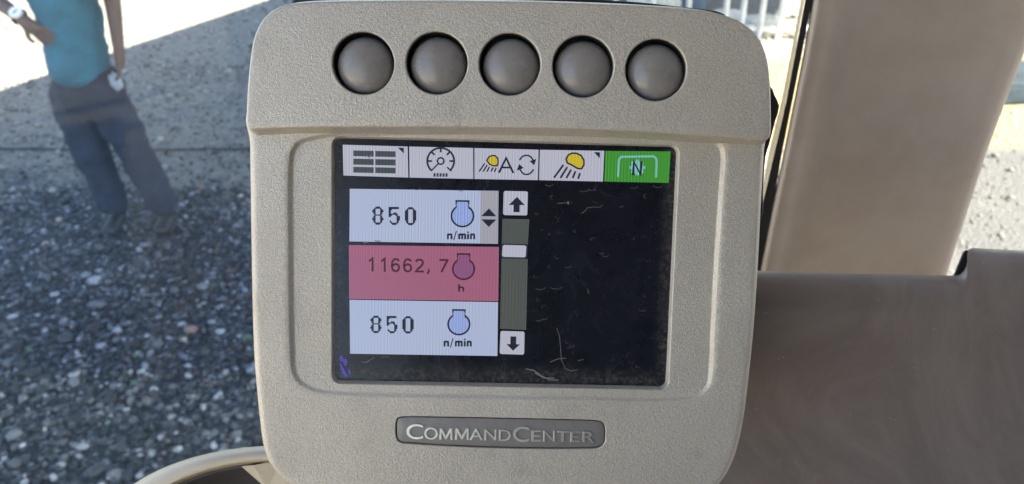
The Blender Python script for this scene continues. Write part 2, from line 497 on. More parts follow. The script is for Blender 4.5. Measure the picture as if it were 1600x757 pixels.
# ================================================================== things beyond the cab, top right
M_FENCE = simple('white_pipe_paint', (0.66, 0.64, 0.58), 0.6, nscale=9, var=0.2)
def fence():
    y0 = 8.35
    base = G(1180, 62); y0 = base.y
    fe = empty('pipe_fence', (2.2, y0, 0))
    tag(fe, 'pale pipe fence with thin upright bars behind the monitor', 'fence')
    def L(p): return Vector(p) - fe.location
    for px in (905, 960, 1019, 1075, 1134, 1161, 1191, 1221, 1252, 1284, 1316, 1350):
        x = PY(px, 20, y0).x
        v, f = tube([L((x, y0, 0.0)), L((x, y0, 1.5))], 0.028, 10)
        mesh_obj('bar', v, f, M_FENCE, fe, True, 40)
    for z in (0.10, 0.85, 1.45):
        v, f = tube([L((-0.2, y0 + 0.03, z)), L((4.6, y0 + 0.03, z))], 0.036, 10)
        mesh_obj('rail', v, f, M_FENCE, fe, True, 40)
fence()
def sack(px, py, s, label, sq=(1.3, 0.8, 0.55), rot=0.2):
    g = G(px, py)
    bm = bmesh.new(); bmesh.ops.create_icosphere(bm, subdivisions=4, radius=1)
    for v in bm.verts:
        c = v.co.copy()
        n = 1 + 0.06 * math.sin(c.x * 7 + px) * math.cos(c.y * 6) + 0.03 * math.sin(c.z * 17 + c.x * 9)
        p = 2.6; r_ = (abs(c.x) ** p + abs(c.y) ** p + abs(c.z) ** p) ** (-1 / p)
        v.co = Vector((c.x * sq[0], c.y * sq[1], max(c.z, -0.6) * sq[2])) * s * n * r_
        v.co.z += 0.6 * sq[2] * s * 0.95
    o = from_bm('sack', bm, simple('sack_weave', (0.62, 0.58, 0.48), 0.85, nscale=14, var=0.12, bump=0.4, bscale=120, bdist=0.004), None, True, None)
    o.location = (g.x, g.y, 0); o.rotation_euler = (0, 0, rot)
    tag(o, label, 'sack')
for (px, py, s, lb, sq, rt) in ((1190, 44, 0.155, 'low cream sack in the sun, right one of the pair behind the fence bars', (1.3, 0.9, 0.55), 0.1),
                        (1137, 36, 0.15, 'low cream sack in the sun, nearest to the blue grey drum', (1.3, 0.9, 0.6), -0.2),
                        (1038, 16, 0.16, 'cream sack just above the monitor, left of the blue grey drum', (1.2, 0.9, 0.7), 0.3),
                        (1000, 14, 0.14, 'cream sack just above the monitor, farthest left of the sacks', (1.1, 0.9, 0.7), -0.1)):
    sack(px, py, s, lb, sq, rt)
def drum(px, py, r, h, col, label, name='drum'):
    g = G(px, py); prof = [(0, 0), (r, 0), (r, h * .3), (r * 1.03, h * .32), (r, h * .34), (r, h * .64), (r * 1.03, h * .66), (r, h * .68), (r, h), (r * .95, h + .01), (r * .93, h - .015), (0, h - .015)]
    vs = []; fs = []; S = 32
    for k in range(S):
        a = 2 * math.pi * k / S
        for q, z in prof: vs.append((q * math.cos(a), q * math.sin(a), z))
    m = len(prof)
    for k in range(S):
        for j in range(m - 1):
            a, b = k * m + j, ((k + 1) % S) * m + j; fs.append((a, b, b + 1, a + 1))
    bm = bmesh.new(); bv = [bm.verts.new(v) for v in vs]
    for f in fs: bm.faces.new([bv[i] for i in f])
    bmesh.ops.remove_doubles(bm, verts=bm.verts, dist=1e-5)
    o = from_bm(name, bm, simple('drum_paint', col, 0.5, nscale=6, var=0.2)); o.location = (g.x, g.y, 0)
    tag(o, label, 'drum')
drum(1076, 13, 0.185, 0.8, (0.10, 0.13, 0.17), 'blue grey drum standing behind the top edge of the monitor')
# low block wall behind the fence
def blockwall():
    y0 = 11.6; wl_ = empty('block_wall', (2.6, y0, 0))
    tag(wl_, 'low weathered block wall in the background behind the pale fence', 'wall')
    mm = simple('wall_block', (0.30, 0.235, 0.21), 0.9, nscale=5, var=0.25, bump=0.5, bscale=40, bdist=0.01)
    mo = simple('wall_mortar', (0.30, 0.28, 0.25), 0.95)
    bm = bmesh.new(); box_bm(bm, (-3.0, -0.06, 0), (3.2, 0.06, 1.38)); from_bm('mortar', bm, mo, wl_, False)
    bm = bmesh.new(); vsx = box_bm(bm, (-0.19, -0.075, -0.09), (0.19, 0.075, 0.09))
    bmesh.ops.bevel(bm, geom=bm.edges[:], offset=0.008, segments=1, affect='EDGES')
    first = from_bm('block', bm, mm, wl_, False); k = 0
    for r_ in range(7):
        for c in range(15):
            o = first if k == 0 else first.copy()
            if k: COL.objects.link(o); o.parent = wl_
            o.location = (-2.8 + c * 0.395 + (0.2 if r_ % 2 else 0), random.uniform(-.004, .004), 0.095 + r_ * 0.195); k += 1
blockwall()
# bluish slab right of the pillar
def slab():
    g = G(1655, 140)
    bm = bmesh.new(); box_bm(bm, (-0.75, -0.32, 0), (0.75, 0.32, 0.16)); bmesh.ops.bevel(bm, geom=bm.edges[:], offset=0.02, segments=2, affect='EDGES')
    bmesh.ops.subdivide_edges(bm, edges=bm.edges[:], cuts=2)
    o = from_bm('concrete_slab', bm, simple('blue_slab', (0.030, 0.040, 0.048), 1.0, spec=0.1, nscale=8, var=0.35, bump=0.4, bscale=60, bdist=0.006)); o.location = (g.x, g.y, 0); o.rotation_euler = (0, 0, 0.1)
    tag(o, 'bluish grey slab lying on the bright ground right of the pillar', 'slab')
slab()

# ================================================================== person
def skin_mesh(verts, edges, radii, sub=2):
    me = bpy.data.meshes.new('tmp'); me.from_pydata([tuple(v) for v in verts], edges, [])
    o = bpy.data.objects.new('tmp', me); COL.objects.link(o)
    m = o.modifiers.new('s', 'SKIN'); m.use_smooth_shade = True
    for i, r_ in enumerate(radii):
        sv = me.skin_vertices[0].data[i]; sv.radius = (r_, r_) if not hasattr(r_, '__len__') else r_
    me.skin_vertices[0].data[0].use_root = True
    s = o.modifiers.new('d', 'SUBSURF'); s.levels = sub; s.render_levels = sub
    dg = bpy.context.evaluated_depsgraph_get(); dg.update()
    res = bpy.data.meshes.new_from_object(o.evaluated_get(dg))
    bpy.data.objects.remove(o); bpy.data.meshes.remove(me)
    return res
def add_skin(name, J, E, mat, parent, sub=2, jitter=0):
    names = list(J); idx = {n: i for i, n in enumerate(names)}
    me = skin_mesh([J[n][0] for n in names], [(idx[a], idx[b]) for a, b in E], [J[n][1] for n in names], sub)
    me.name = name; me.materials.clear(); me.materials.append(mat)
    me.polygons.foreach_set('use_smooth', [True] * len(me.polygons))
    if jitter:
        from mathutils import noise
        for v in me.vertices:
            n = noise.noise_vector(v.co * 9); v.co += n * jitter
            n = noise.noise(Vector((v.co.x * 14, v.co.y * 14, v.co.z * 30))); v.co += v.normal * n * jitter * 0.8
    o = bpy.data.objects.new(name, me); COL.objects.link(o); o.parent = parent
    return o
def person():
    gl, gr = G(185, 352), G(268, 350)                     # viewer-left foot, viewer-right foot
    base = (gl + gr) / 2; Y = base.y
    p = empty('person', base)
    tag(p, 'person in a teal T-shirt and dark trousers standing on the gravel outside the window', 'person')
    def Q(px, py, dy=0.0): return PY(px, py, Y + dy) - base
    SKIN = simple('skin', (0.10, 0.062, 0.050), 0.55, nscale=20, var=0.1)
    SHIRT = NT('teal_cotton'); SHIRT.set('Base Color', SHIRT.ramp(SHIRT.noise(5, 4, 0.6), [(0.3, (0.010, 0.085, 0.135)), (0.7, (0.02, 0.15, 0.23))])); SHIRT.set('Roughness', 0.85)
    SHIRT.bump(SHIRT.noise(14, 3, 0.6, dist=1.5), 0.8, 0.03); SHIRT = SHIRT.m
    TROU = NT('navy_denim'); TROU.set('Base Color', TROU.ramp(TROU.noise(8, 5, 0.7), [(0.3, (0.005, 0.010, 0.027)), (0.7, (0.012, 0.021, 0.050))])); TROU.set('Roughness', 0.9)
    TROU.bump(TROU.noise(16, 3, 0.6, dist=2), 0.8, 0.03); TROU = TROU.m
    SHOE = simple('shoe_leather', (0.014, 0.016, 0.02), 0.6)
    hip = Q(138, 128); hipL = Q(112, 150); hipR = Q(162, 150)
    kL, kR = Q(142, 235), Q(208, 232, -0.03)
    aL, aR = Q(180, 322), Q(260, 325)
    chest = Q(100, -10); neck = Q(78, -85); 
    shL, shR = Q(18, -62), Q(150, -58)
    elL = Q(-32, -18, -0.05); wrL = Q(38, 32, -0.20)
    elR = Q(175, -5, 0.05); wrR = Q(186, 82, -0.02)
    head = neck + Vector((0, 0, 0.20)); 
    J = {'hip': (hip, (0.11, 0.08)), 'belly': (Q(122, 80), (0.11, 0.08)), 'chest': (chest, (0.14, 0.10)), 'uch': (Q(88, -55), (0.15, 0.10)),
         'neck': (neck, 0.06), 'h1': (neck + Vector((0, -0.01, 0.09)), (0.065, 0.075)), 'h2': (head, (0.078, 0.095)), 'h3': (neck + Vector((0, 0, 0.27)), (0.06, 0.07)),
         'shL': (shL, 0.065), 'elL': (elL, 0.047), 'wrL': (wrL, 0.030), 'shR': (shR, 0.065), 'elR': (elR, 0.046), 'wrR': (wrR, 0.030),
         'hL': (hipL, 0.095), 'kL': (kL, 0.062), 'aL': (aL, 0.042), 'hR': (hipR, 0.095), 'kR': (kR, 0.062), 'aR': (aR, 0.042)}
    E = [('hip', 'belly'), ('belly', 'chest'), ('chest', 'uch'), ('uch', 'neck'), ('neck', 'h1'), ('h1', 'h2'), ('h2', 'h3'), ('uch', 'shL'), ('shL', 'elL'), ('elL', 'wrL'),
         ('uch', 'shR'), ('shR', 'elR'), ('elR', 'wrR'), ('hip', 'hL'), ('hL', 'kL'), ('kL', 'aL'), ('hip', 'hR'), ('hR', 'kR'), ('kR', 'aR')]
    # hands: palm + five fingers each
    def hand(tag_, w, d, u, curl):
        d = d.normalized(); u = (u - d * u.dot(d)).normalized(); n = d.cross(u)
        J[tag_ + 'p'] = (w + d * 0.05, (0.040, 0.020)); E.append((w_name[tag_], tag_ + 'p'))
        for k, (o, L) in enumerate(((-0.033, 0.060), (-0.011, 0.074), (0.011, 0.078), (0.032, 0.068))):
            b = w + d * 0.085 + u * o; q = b + d * L * 0.5 + n * curl * 0.4 * L; e = q + d * L * 0.4 + n * curl * L * .6
            J[f'{tag_}f{k}a'] = (b, 0.0105); J[f'{tag_}f{k}b'] = (q, 0.0095); J[f'{tag_}f{k}c'] = (e, 0.008)
            E.extend([(tag_ + 'p', f'{tag_}f{k}a'), (f'{tag_}f{k}a', f'{tag_}f{k}b'), (f'{tag_}f{k}b', f'{tag_}f{k}c')])
        b = w + d * 0.03 - u * 0.035; e = b + d * 0.035 - u * 0.03; g = e + d * 0.03
        J[tag_ + 'ta'] = (b, 0.013); J[tag_ + 'tb'] = (e, 0.011); J[tag_ + 'tc'] = (g, 0.009)
        E.extend([(tag_ + 'p', tag_ + 'ta'), (tag_ + 'ta', tag_ + 'tb'), (tag_ + 'tb', tag_ + 'tc')])
    w_name = {'A': 'wrL', 'B': 'wrR'}
    hand('A', wrL, Q(80, 62, -0.17) - wrL, Vector((0.2, 0, 1)), 0.4)
    hand('B', wrR, Q(190, 118, -0.02) - wrR, Vector((0.3, -1, 0)), 0.4)
    body = add_skin('body', J, E, SKIN, p)
    # clothes
    S = {'hem': (Q(130, 134), (0.225, 0.15)), 'b': (Q(124, 88), (0.215, 0.15)), 'm': (Q(110, 30), (0.20, 0.14)), 'c': (chest, (0.21, 0.145)), 'u': (Q(88, -55), (0.165, 0.115)),
         'sL': (shL, 0.082), 'eL': (shL.lerp(elL, 0.55), 0.072), 'sR': (shR, 0.082), 'eR': (shR.lerp(elR, 0.55), 0.070)}
    add_skin('shirt', S, [('hem', 'b'), ('b', 'm'), ('m', 'c'), ('c', 'u'), ('u', 'sL'), ('sL', 'eL'), ('u', 'sR'), ('sR', 'eR')], SHIRT, p, 3, 0.014)
    T = {'w': (Q(130, 88), (0.18, 0.125)), 'hip': (Q(132, 138), (0.205, 0.14)), 'hL': (Q(114, 165), 0.125), 'mL': (Q(126, 198), 0.118), 'kL': (kL, 0.105), 'nL': (Q(160, 275), 0.092), 'aL': (aL + Vector((0, 0, -0.045)), 0.088),
         'hR': (Q(168, 160), 0.122), 'mR': (Q(188, 195), 0.112), 'kR': (kR, 0.098), 'nR': (Q(232, 275), 0.090), 'aR': (aR + Vector((0, 0, -0.045)), 0.088)}
    add_skin('trousers', T, [('w', 'hip'), ('hip', 'hL'), ('hL', 'mL'), ('mL', 'kL'), ('kL', 'nL'), ('nL', 'aL'), ('hip', 'hR'), ('hR', 'mR'), ('mR', 'kR'), ('kR', 'nR'), ('nR', 'aR')], TROU, p, 3, 0.016)
    for a_, g_ in ((aL, gl), (aR, gr)):
        g0 = g_ - base
        Sx = {'h': (Vector((a_.x, a_.y + 0.05, 0.045)), (0.045, 0.040)), 'm': (Vector((a_.x, a_.y - 0.06, 0.043)), (0.050, 0.038)), 't': (Vector((a_.x + 0.01, a_.y - 0.17, 0.036)), (0.048, 0.028)), 'a': (Vector((a_.x, a_.y + 0.03, 0.11)), 0.05)}
        add_skin('shoe', Sx, [('h', 'm'), ('m', 't'), ('h', 'a')], SHOE, p)
    # hair cap, facial features (the head is above the frame)
    bm = bmesh.new(); bmesh.ops.create_icosphere(bm, subdivisions=3, radius=1)
    for v in bm.verts: v.co = Vector((v.co.x * 0.098, v.co.y * 0.112 + 0.015, max(v.co.z, -0.15) * 0.10)) + head + Vector((0, 0, 0.055))
    from_bm('hair', bm, simple('hair', (0.012, 0.010, 0.009), 0.7, nscale=60), p, True, None)
    for s in (-1, 1):
        bm = bmesh.new(); bmesh.ops.create_icosphere(bm, subdivisions=2, radius=0.012)
        for v in bm.verts: v.co += head + Vector((0.032 * s, -0.094, -0.005))
        from_bm('eye', bm, simple('eye', (0.5, 0.48, 0.45), 0.3), p, True, None)
        bm = bmesh.new(); bmesh.ops.create_icosphere(bm, subdivisions=2, radius=1)
        for v in bm.verts: v.co = Vector((v.co.x * .012, v.co.y * .02, v.co.z * .033)) + head + Vector((0.085 * s, 0, -0.02))
        from_bm('ear', bm, SKIN, p, True, None)
    bm = bmesh.new(); bmesh.ops.create_icosphere(bm, subdivisions=2, radius=1)
    for v in bm.verts: v.co = Vector((v.co.x * .014, v.co.y * .022, v.co.z * .028)) + head + Vector((0, -0.103, -0.03))
    from_bm('nose', bm, SKIN, p, True, None)
    # watch on the bent arm
    d = (elL - wrL).normalized(); c = wrL + d * 0.035
    up = Vector((0.0, -0.6, 0.8)); up = (up - d * up.dot(d)).normalized()
    v, f = tube([c + up * 0.026, c + up * 0.040], 0.031, 20)
    mesh_obj('watch', v, f, simple('watch_face', (0.85, 0.85, 0.82), 0.3), p, True, 40)
    ring = [c + (up * math.cos(t) + d.cross(up) * math.sin(t)) * 0.035 for t in np.linspace(0, 2 * math.pi, 21)]
    v, f = tube(ring, 0.008, 8); mesh_obj('watch_strap', v, f, SHOE, p, True, 40)
    # crumpled cloth in the hanging hand
    bm = bmesh.new(); bmesh.ops.create_icosphere(bm, subdivisions=3, radius=1)
    rr = random.Random(3)
    for v_ in bm.verts: v_.co = Vector((v_.co.x * .032, v_.co.y * .02, v_.co.z * .045)) * (1 + rr.uniform(-.28, .28))
    o = from_bm('cloth', bm, simple('white_cloth', (0.30, 0.36, 0.42), 0.8)); o.location = PY(181, 128, Y - 0.04)
    tag(o, 'small crumpled white cloth held in the hand of the standing person', 'cloth')
person()

# ================================================================== tractor cab
M_TRIM = NT('taupe_cab_plastic')
M_TRIM.set('Base Color', M_TRIM.mix(M_TRIM.maprange(M_TRIM.noise(9, 5, 0.65), 0.3, 0.7), (0.34, 0.268, 0.208), (0.41, 0.335, 0.265)))
M_TRIM.set('Roughness', 0.5); M_TRIM.bump(M_TRIM.noise(900, 2), 0.12, 0.0006); M_TRIM = M_TRIM.m
M_CONS = NT('console_plastic')
sc_ = M_CONS.maprange(M_CONS.noise(260, 2, 0.5, dist=0.3), 0.72, 0.78, 0, 0.5)
M_CONS.set('Base Color', M_CONS.mix(sc_, M_CONS.mix(M_CONS.maprange(M_CONS.noise(9, 6, 0.72, dist=1.2), 0.35, 0.65), (0.205, 0.160, 0.138), (0.275, 0.220, 0.190)), (0.42, 0.38, 0.34)))
M_CONS.set('Roughness', M_CONS.maprange(M_CONS.noise(30, 4, 0.6), 0.3, 0.7, 0.38, 0.50)); M_CONS.bump(M_CONS.noise(1100, 2), 0.15, 0.0004); M_CONS = M_CONS.m
M_RUBBER = simple('seal_rubber', (0.010, 0.011, 0.012), 0.55)
M_REAR = simple('rear_trim', (0.10, 0.095, 0.09), 0.9, nscale=10)
M_LINER = simple('unseen_liner', (0.34, 0.32, 0.30), 0.9, nscale=10)

def mat_pane():
    t = NT('window_glass')
    t.n.remove(t.b)
    tr = t.n.new('ShaderNodeBsdfTransparent'); tr.inputs[0].default_value = (0.90, 0.95, 0.97, 1)
    gl = t.n.new('ShaderNodeBsdfGlossy'); gl.inputs['Roughness'].default_value = 0.02
    fr = t.n.new('ShaderNodeFresnel'); fr.inputs[0].default_value = 1.22
    df = t.n.new('ShaderNodeBsdfDiffuse'); df.inputs[0].default_value = (0.34, 0.56, 0.80, 1)
    m1 = t.n.new('ShaderNodeMixShader'); m2 = t.n.new('ShaderNodeMixShader')
    t.l.new(fr.outputs[0], m1.inputs[0]); t.l.new(tr.outputs[0], m1.inputs[1]); t.l.new(gl.outputs[0], m1.inputs[2])
    film = t.maprange(t.noise(5, 5, 0.65, dist=0.6), 0.35, 0.75, 0.018, 0.060)  # dusty film tinted blue to paint the veil reflected in the glass
    spk = t.maprange(t.noise(420, 2, 0.5), 0.77, 0.80, 0, 0.5)
    d = t.math('MAXIMUM', film, spk)
    t.l.new(d, m2.inputs[0]); t.l.new(m1.outputs[0], m2.inputs[1]); t.l.new(df.outputs[0], m2.inputs[2])
    t.l.new(m2.outputs[0], t.out.inputs[0])
    return t.m
M_PANE = mat_pane()

cab = empty('tractor_cab', (0, -0.3, 0.95))
tag(cab, 'tractor cab interior with taupe window pillar, glass panes and black rubber seal', 'tractor cab')
CL = cab.location.copy()
def cabmesh(name, verts, faces, mat, smooth=False, sharp=35):
    bm = bmesh.new(); bv = [bm.verts.new(Vector(v) - CL) for v in verts]
    for f in faces:
        try: bm.faces.new([bv[i] for i in f])
        except ValueError: pass
    return from_bm(name, bm, mat, cab, smooth, sharp)
YP = 0.62
def loft(sections, closed=True):
    """sections: lists of equal-length point loops"""
    n = len(sections[0]); vs = [q for s in sections for q in s]; fs = []
    for k in range(len(sections) - 1):
        for i in range(n if closed else n - 1):
            a, b = k * n + i, k * n + (i + 1) % n; fs.append((a, b, b + n, a + n))
    if closed: fs.append(tuple(range(n))); fs.append(tuple(range((len(sections) - 1) * n, len(sections) * n)))
    return vs, fs
# pillar: cross-sections down the photo rows
rowsP = [(-260, 1307, 1735), (-120, 1284, 1683), (0, 1269, 1634), (85, 1255, 1600), (160, 1240, 1571), (240, 1224, 1541), (330, 1205, 1512), (427, 1186, 1480), (520, 1168, 1452)]
secs = []
for (py, xl, xr) in rowsP:
    w = xr - xl; sec = []
    # front profile from left edge to right edge: narrow side bevel, soft hollow, flat face, turned right edge
    prof = [(0.0, 0.030), (0.008, 0.012), (0.018, 0.004), (0.03, 0.0018), (0.05, 0.0016), (0.09, 0.0045), (0.14, 0.0075), (0.20, 0.0072), (0.28, 0.0042), (0.38, 0.0012), (0.52, 0.0002), (0.70, 0.0), (0.90, 0.0006), (0.965, 0.0018), (0.985, 0.0035), (0.995, 0.008), (1.0, 0.018)]
    for fx, dy in prof: sec.append(PY(xl + w * fx, py, YP - 0.012 + dy))
    sec.append(PY(xr - 4, py, YP + 0.05)); sec.append(PY(xl + 10, py, YP + 0.06))
    secs.append(sec)
v, f = loft(secs); cabmesh('pillar', v, f, M_TRIM, True, 60)
def strip(name, rows, y0, y1, mat):
    """upright strip; rows=(py,xl,xr); front at y0 back at y1"""
    ss = [[PY(a, py, y0), PY(b, py, y0), PY(b, py, y1), PY(a, py, y1)] for py, a, b in rows]
    v, f = loft(ss); return cabmesh(name, v, f, mat, False)
M_GEDGE = simple('glass_edge', (1.0, 0.95, 0.80), 0.30); M_GEDGE.node_tree.nodes['Principled BSDF'].inputs['Transmission Weight'].default_value = 0.9
SR = [(-200, 1281, 1287, 1299), (0, 1252, 1258, 1269.5), (85, 1235.5, 1242, 1253), (160, 1220.5, 1228, 1238), (240, 1201, 1209.5, 1222), (320, 1187, 1191, 1208), (427, 1163, 1168, 1188)]
strip('window_seal', [(a, c, d) for a, b, c, d in SR], YP + 0.004, YP + 0.045, M_RUBBER)
strip('glass_edge', [(a, b, c - 0.3) for a, b, c, d in SR], YP + 0.006, YP + 0.046, M_GEDGE)
# panes
def pane(name, pts, y0, th=0.005):
    s0 = [PY(a, b, y0) for a, b in pts]; s1 = [PY(a, b, y0) + Vector((0, th, 0)) for a, b in pts]
    v, f = loft([s0, s1]); return cabmesh(name, v, f, M_PANE, False)
s0 = [PY(-900, -420, YP + .03), PY(1313, -420, YP + .03), PY(1100, 800, YP + .03), PY(-300, 800, YP + .03)]
cabmesh('window', s0, [(0, 1, 2, 3)], M_PANE, False)
s0 = [PY(1640, -420, YP + .03), PY(2600, -420, YP + .03), PY(2200, 700, YP + .03), PY(1440, 700, YP + .03)]
cabmesh('window', s0, [(0, 1, 2, 3)], M_PANE, False)
# unseen cab shell: liner, rear and side panels sized and opened to steer light
def cabbox(name, lo, hi, mat):
    bm = bmesh.new(); box_bm(bm, Vector(lo) - CL, Vector(hi) - CL); return from_bm(name, bm, mat, cab, False)
cabbox('unseen_liner', (-0.42, -1.15, 2.86), (0.95, 0.72, 2.95), M_LINER)
cabbox('unseen_rear_panel', (-0.25, -1.15, 1.0), (0.95, -1.08, 2.86), M_REAR)
cabbox('unseen_rear_panel', (-0.85, -1.15, 1.0), (-0.253, -1.08, 1.80), M_REAR)
cabbox('unseen_side_panel', (0.86, -1.08, 1.0), (0.92, 0.20, 2.86), M_REAR)
cabbox('cab_floor', (-0.85, -1.15, 0.95), (0.95, 0.60, 1.0), M_CONS)

# ================================================================== side console (lower right)
def console():
    h0 = 0.43
    top = [(1080, 421), (1183, 423.5), (1260, 426), (1330, 427.5), (1400, 429), (1470, 430.5), (1492, 431), (1500, 428.5), (1506, 423), (1510, 415), (1512, 405), (1511.5, 396), (1512.5, 391), (1517, 388.3), (1525, 388), (1560, 390), (1640, 393), (1720, 396)]
    n = len(top)
    o = empty('side_console', P(1400, 800, h0 + .06))
    tag(o, 'dark taupe plastic side console right of the monitor, below the pillar', 'console')
    # cross profile: how far each ring sits below the top edge line (in px down) and its depth
    prof = [(0, 0.060), (0, 0.020), (1.5, 0.010), (5, 0.0045), (11, 0.0015), (20, 0.0), (34, -0.0004), (46, 0.0001), (54, 0.0007), (62, 0.0010), (80, 0.0010), (130, 0.0018), (220, 0.0005), (330, -0.002), (460, -0.006)]
    vs = []; fs = []
    for dyp, dd in prof:
        for (x, y) in top:
            q = min(1, max(0, (dyp - 20) / 60)); yl = 424 + (x - 1183) * 0.022
            yy = (y + dyp) * (1 - q) + (yl + dyp) * q if dyp > 20 else y + dyp
            vs.append(P(x, yy, h0 + dd + (x - 1183) * 0.00002) - o.location)
    for k in range(len(prof) - 1):
        for i in range(n - 1):
            a = k * n + i; fs.append((a, a + 1, a + 1 + n, a + n))
    m = mesh_obj('console_cover', vs, fs, M_CONS, o, True, 55)
    bm = bmesh.new(); bm.from_mesh(m.data); bmesh.ops.recalc_face_normals(bm, faces=bm.faces)
    ext = bmesh.ops.extrude_edge_only(bm, edges=[e for e in bm.edges if e.is_boundary])
    d = (P(1400, 600, 1.0) - P(1400, 600, 0.9)).normalized() * 0.08
    for v in [g for g in ext['geom'] if isinstance(g, bmesh.types.BMVert)]: v.co += d
    bm.to_mesh(m.data); bm.free()
    m.data.polygons.foreach_set('use_smooth', [True] * len(m.data.polygons)); m.data.set_sharp_from_angle(angle=R(50))
    pts = [(1491, 433), (1508, 391.5), (1522, 391.5), (1522, 436)]
    v, f = loft([[P(x, y, h0 + 0.022) - o.location for x, y in pts], [P(x, y, h0 + 0.022) - o.location + (P(1400, 500, 1.0) - P(1400, 500, 0.9)).normalized() * 0.02 for x, y in pts]])
    mesh_obj('corner_black_piece', v, f, M_RUBBER, o)  # black piece set behind the notch where its dark gap shows
console()

# ================================================================== armrest rim, lower left
def rim():
    o = empty('armrest_trim', P(440, 850, 0.40))
    tag(o, 'curved beige moulded trim with dark recess at the lower left of the monitor', 'trim')
    M_BEIGE = simple('beige_trim', (0.64, 0.52, 0.36), 0.45, nscale=25, var=0.08, bump=0.15, bscale=700, bdist=0.0004)
    M_IN = simple('recess_plastic', (0.085, 0.075, 0.07), 0.5, nscale=30, var=0.1)
    S = 96
    def ringpts(a, b, d, cx=440, cy=850):
        return [P(cx + a * math.cos(2 * math.pi * k / S), cy + b * math.sin(2 * math.pi * k / S), d) - o.location for k in range(S)]
    def strip_(prof, name, mat, cap=False, sharp=50):
        vs = []; fs = []
        for a, b, d in prof: vs += ringpts(a, b, d)
        for k in range(len(prof) - 1):
            for i in range(S): x = k * S + i; y = k * S + (i + 1) % S; fs.append((x, y, y + S, x + S))
        if cap: fs.append(tuple(range((len(prof) - 1) * S, len(prof) * S)))
        return mesh_obj(name, vs, fs, mat, o, True, sharp)
    strip_([(284, 147, 0.470), (290, 152, 0.425), (291, 153.5, 0.412), (288, 152, 0.405), (280, 148, 0.400), (268, 143, 0.3975), (255, 137, 0.3965), (246, 133, 0.3965), (242.5, 131, 0.3975), (241, 130, 0.400), (238, 127.5, 0.412)], 'rim', M_BEIGE)
    strip_([(240, 129, 0.411), (232, 124, 0.4105), (226, 119, 0.413), (218, 112, 0.422), (190, 92, 0.430), (100, 50, 0.433), (10, 5, 0.434)], 'recess_tray', M_IN, True, 60)
    bv = []; 
    # web that divides the recess beside the monitor
    pts0 = [(384, 731, 0.405), (398, 728, 0.404), (440, 722, 0.404), (520, 740, 0.406), (520, 800, 0.408), (455, 790, 0.408), (420, 762, 0.407)]
    top_ = [P(x, y, d) - o.location for x, y, d in pts0]; bot = [P(x, y, d + .02) - o.location for x, y, d in pts0]
    vs, fs = loft([top_, bot]); m = mesh_obj('divider', vs, fs, M_BEIGE, o)
    bm = bmesh.new(); bm.from_mesh(m.data); bmesh.ops.bevel(bm, geom=bm.edges[:], offset=0.0012, segments=2, affect='EDGES'); bmesh.ops.recalc_face_normals(bm, faces=bm.faces); bm.to_mesh(m.data); bm.free()
rim()

# ================================================================== MONITOR
mon = empty('monitor', mw=CM @ DEVC)
tag(mon, 'beige tractor display monitor with five round buttons above a lit colour screen', 'monitor')
ZG, ZREC, ZBODY, ZHEAD = 0.0, 2.2, 3.8, 13.0

# --- display glass
q = DL([(525, 218), (1055, 232), (1038, 602), (525, 592)], 0)
glass_out = ccw(rounded_poly(q, 2.4, 8, 2.0))
open_out = offset(glass_out, 1.5)
gl_o = offset(glass_out, 0.9)
v, f = plate(gl_o, [], lambda p: np.full(len(p), 0.0), 6)
screen = join_mm('screen', [(v, f)], M_DISPLAY, mon)

# --- bezel body
sil = [(390, 170), (390.5, 225), (391.5, 300), (393, 400), (395, 500), (398, 570), (402, 615), (406, 655), (411, 692), (420, 720), (435, 741), (456, 760), (482, 776), (520, 786), (640, 793), (800, 797), (960, 799), (1040, 797), (1082, 786), (1110, 768), (1128, 750), (1143, 724), (1153, 695), (1163, 645), (1170, 588), (1177, 520), (1184, 420), (1189.5, 310), (1194, 235), (1197, 170)]
body_sil = ccw(smooth_closed(DL(sil, ZBODY - 2.5), 2.0))
RB = 3.2
body_out = offset(body_sil, -RB)
rec = [(449, 262), (452, 238), (458, 226), (468, 218), (484, 213), (510, 208), (640, 204), (820, 205), (1000, 210), (1090, 214), (1118, 219), (1130, 228), (1134, 245), (1131, 290), (1127, 350), (1122, 430), (1117.5, 520), (1114.5, 580), (1110, 604), (1098, 618), (1078, 625), (1050, 628), (900, 627), (700, 624), (540, 620), (500, 616), (476, 608), (461, 596), (454, 580), (452, 560), (450, 480), (449, 380)]
rec_out = ccw(smooth_closed(DL(rec, ZBODY), 1.2))
SW = 2.1
def zbody(p):
    ins = inside(p, rec_out); d = dist(p, rec_out) * np.where(ins, 1, -1)
    wide = SW * np.where(p[:, 0] > 40, 0.75, 1.0)
    t = np.clip(d / wide, 0, 1); s = t * t * (3 - 2 * t)
    dep = np.interp(p[:, 1], [-60, -50, -40], [0.65, 0.75, 1.6])
    z = ZBODY - dep * s
    return z
def ring_z(loop, f_): return f_(loop)
guides = [offset(rec_out, o_) for o_ in (0.0, -0.35, -0.7, -1.05, -1.4, -1.75, -2.1, -2.6)]
guides = [g[::1] for g in guides]
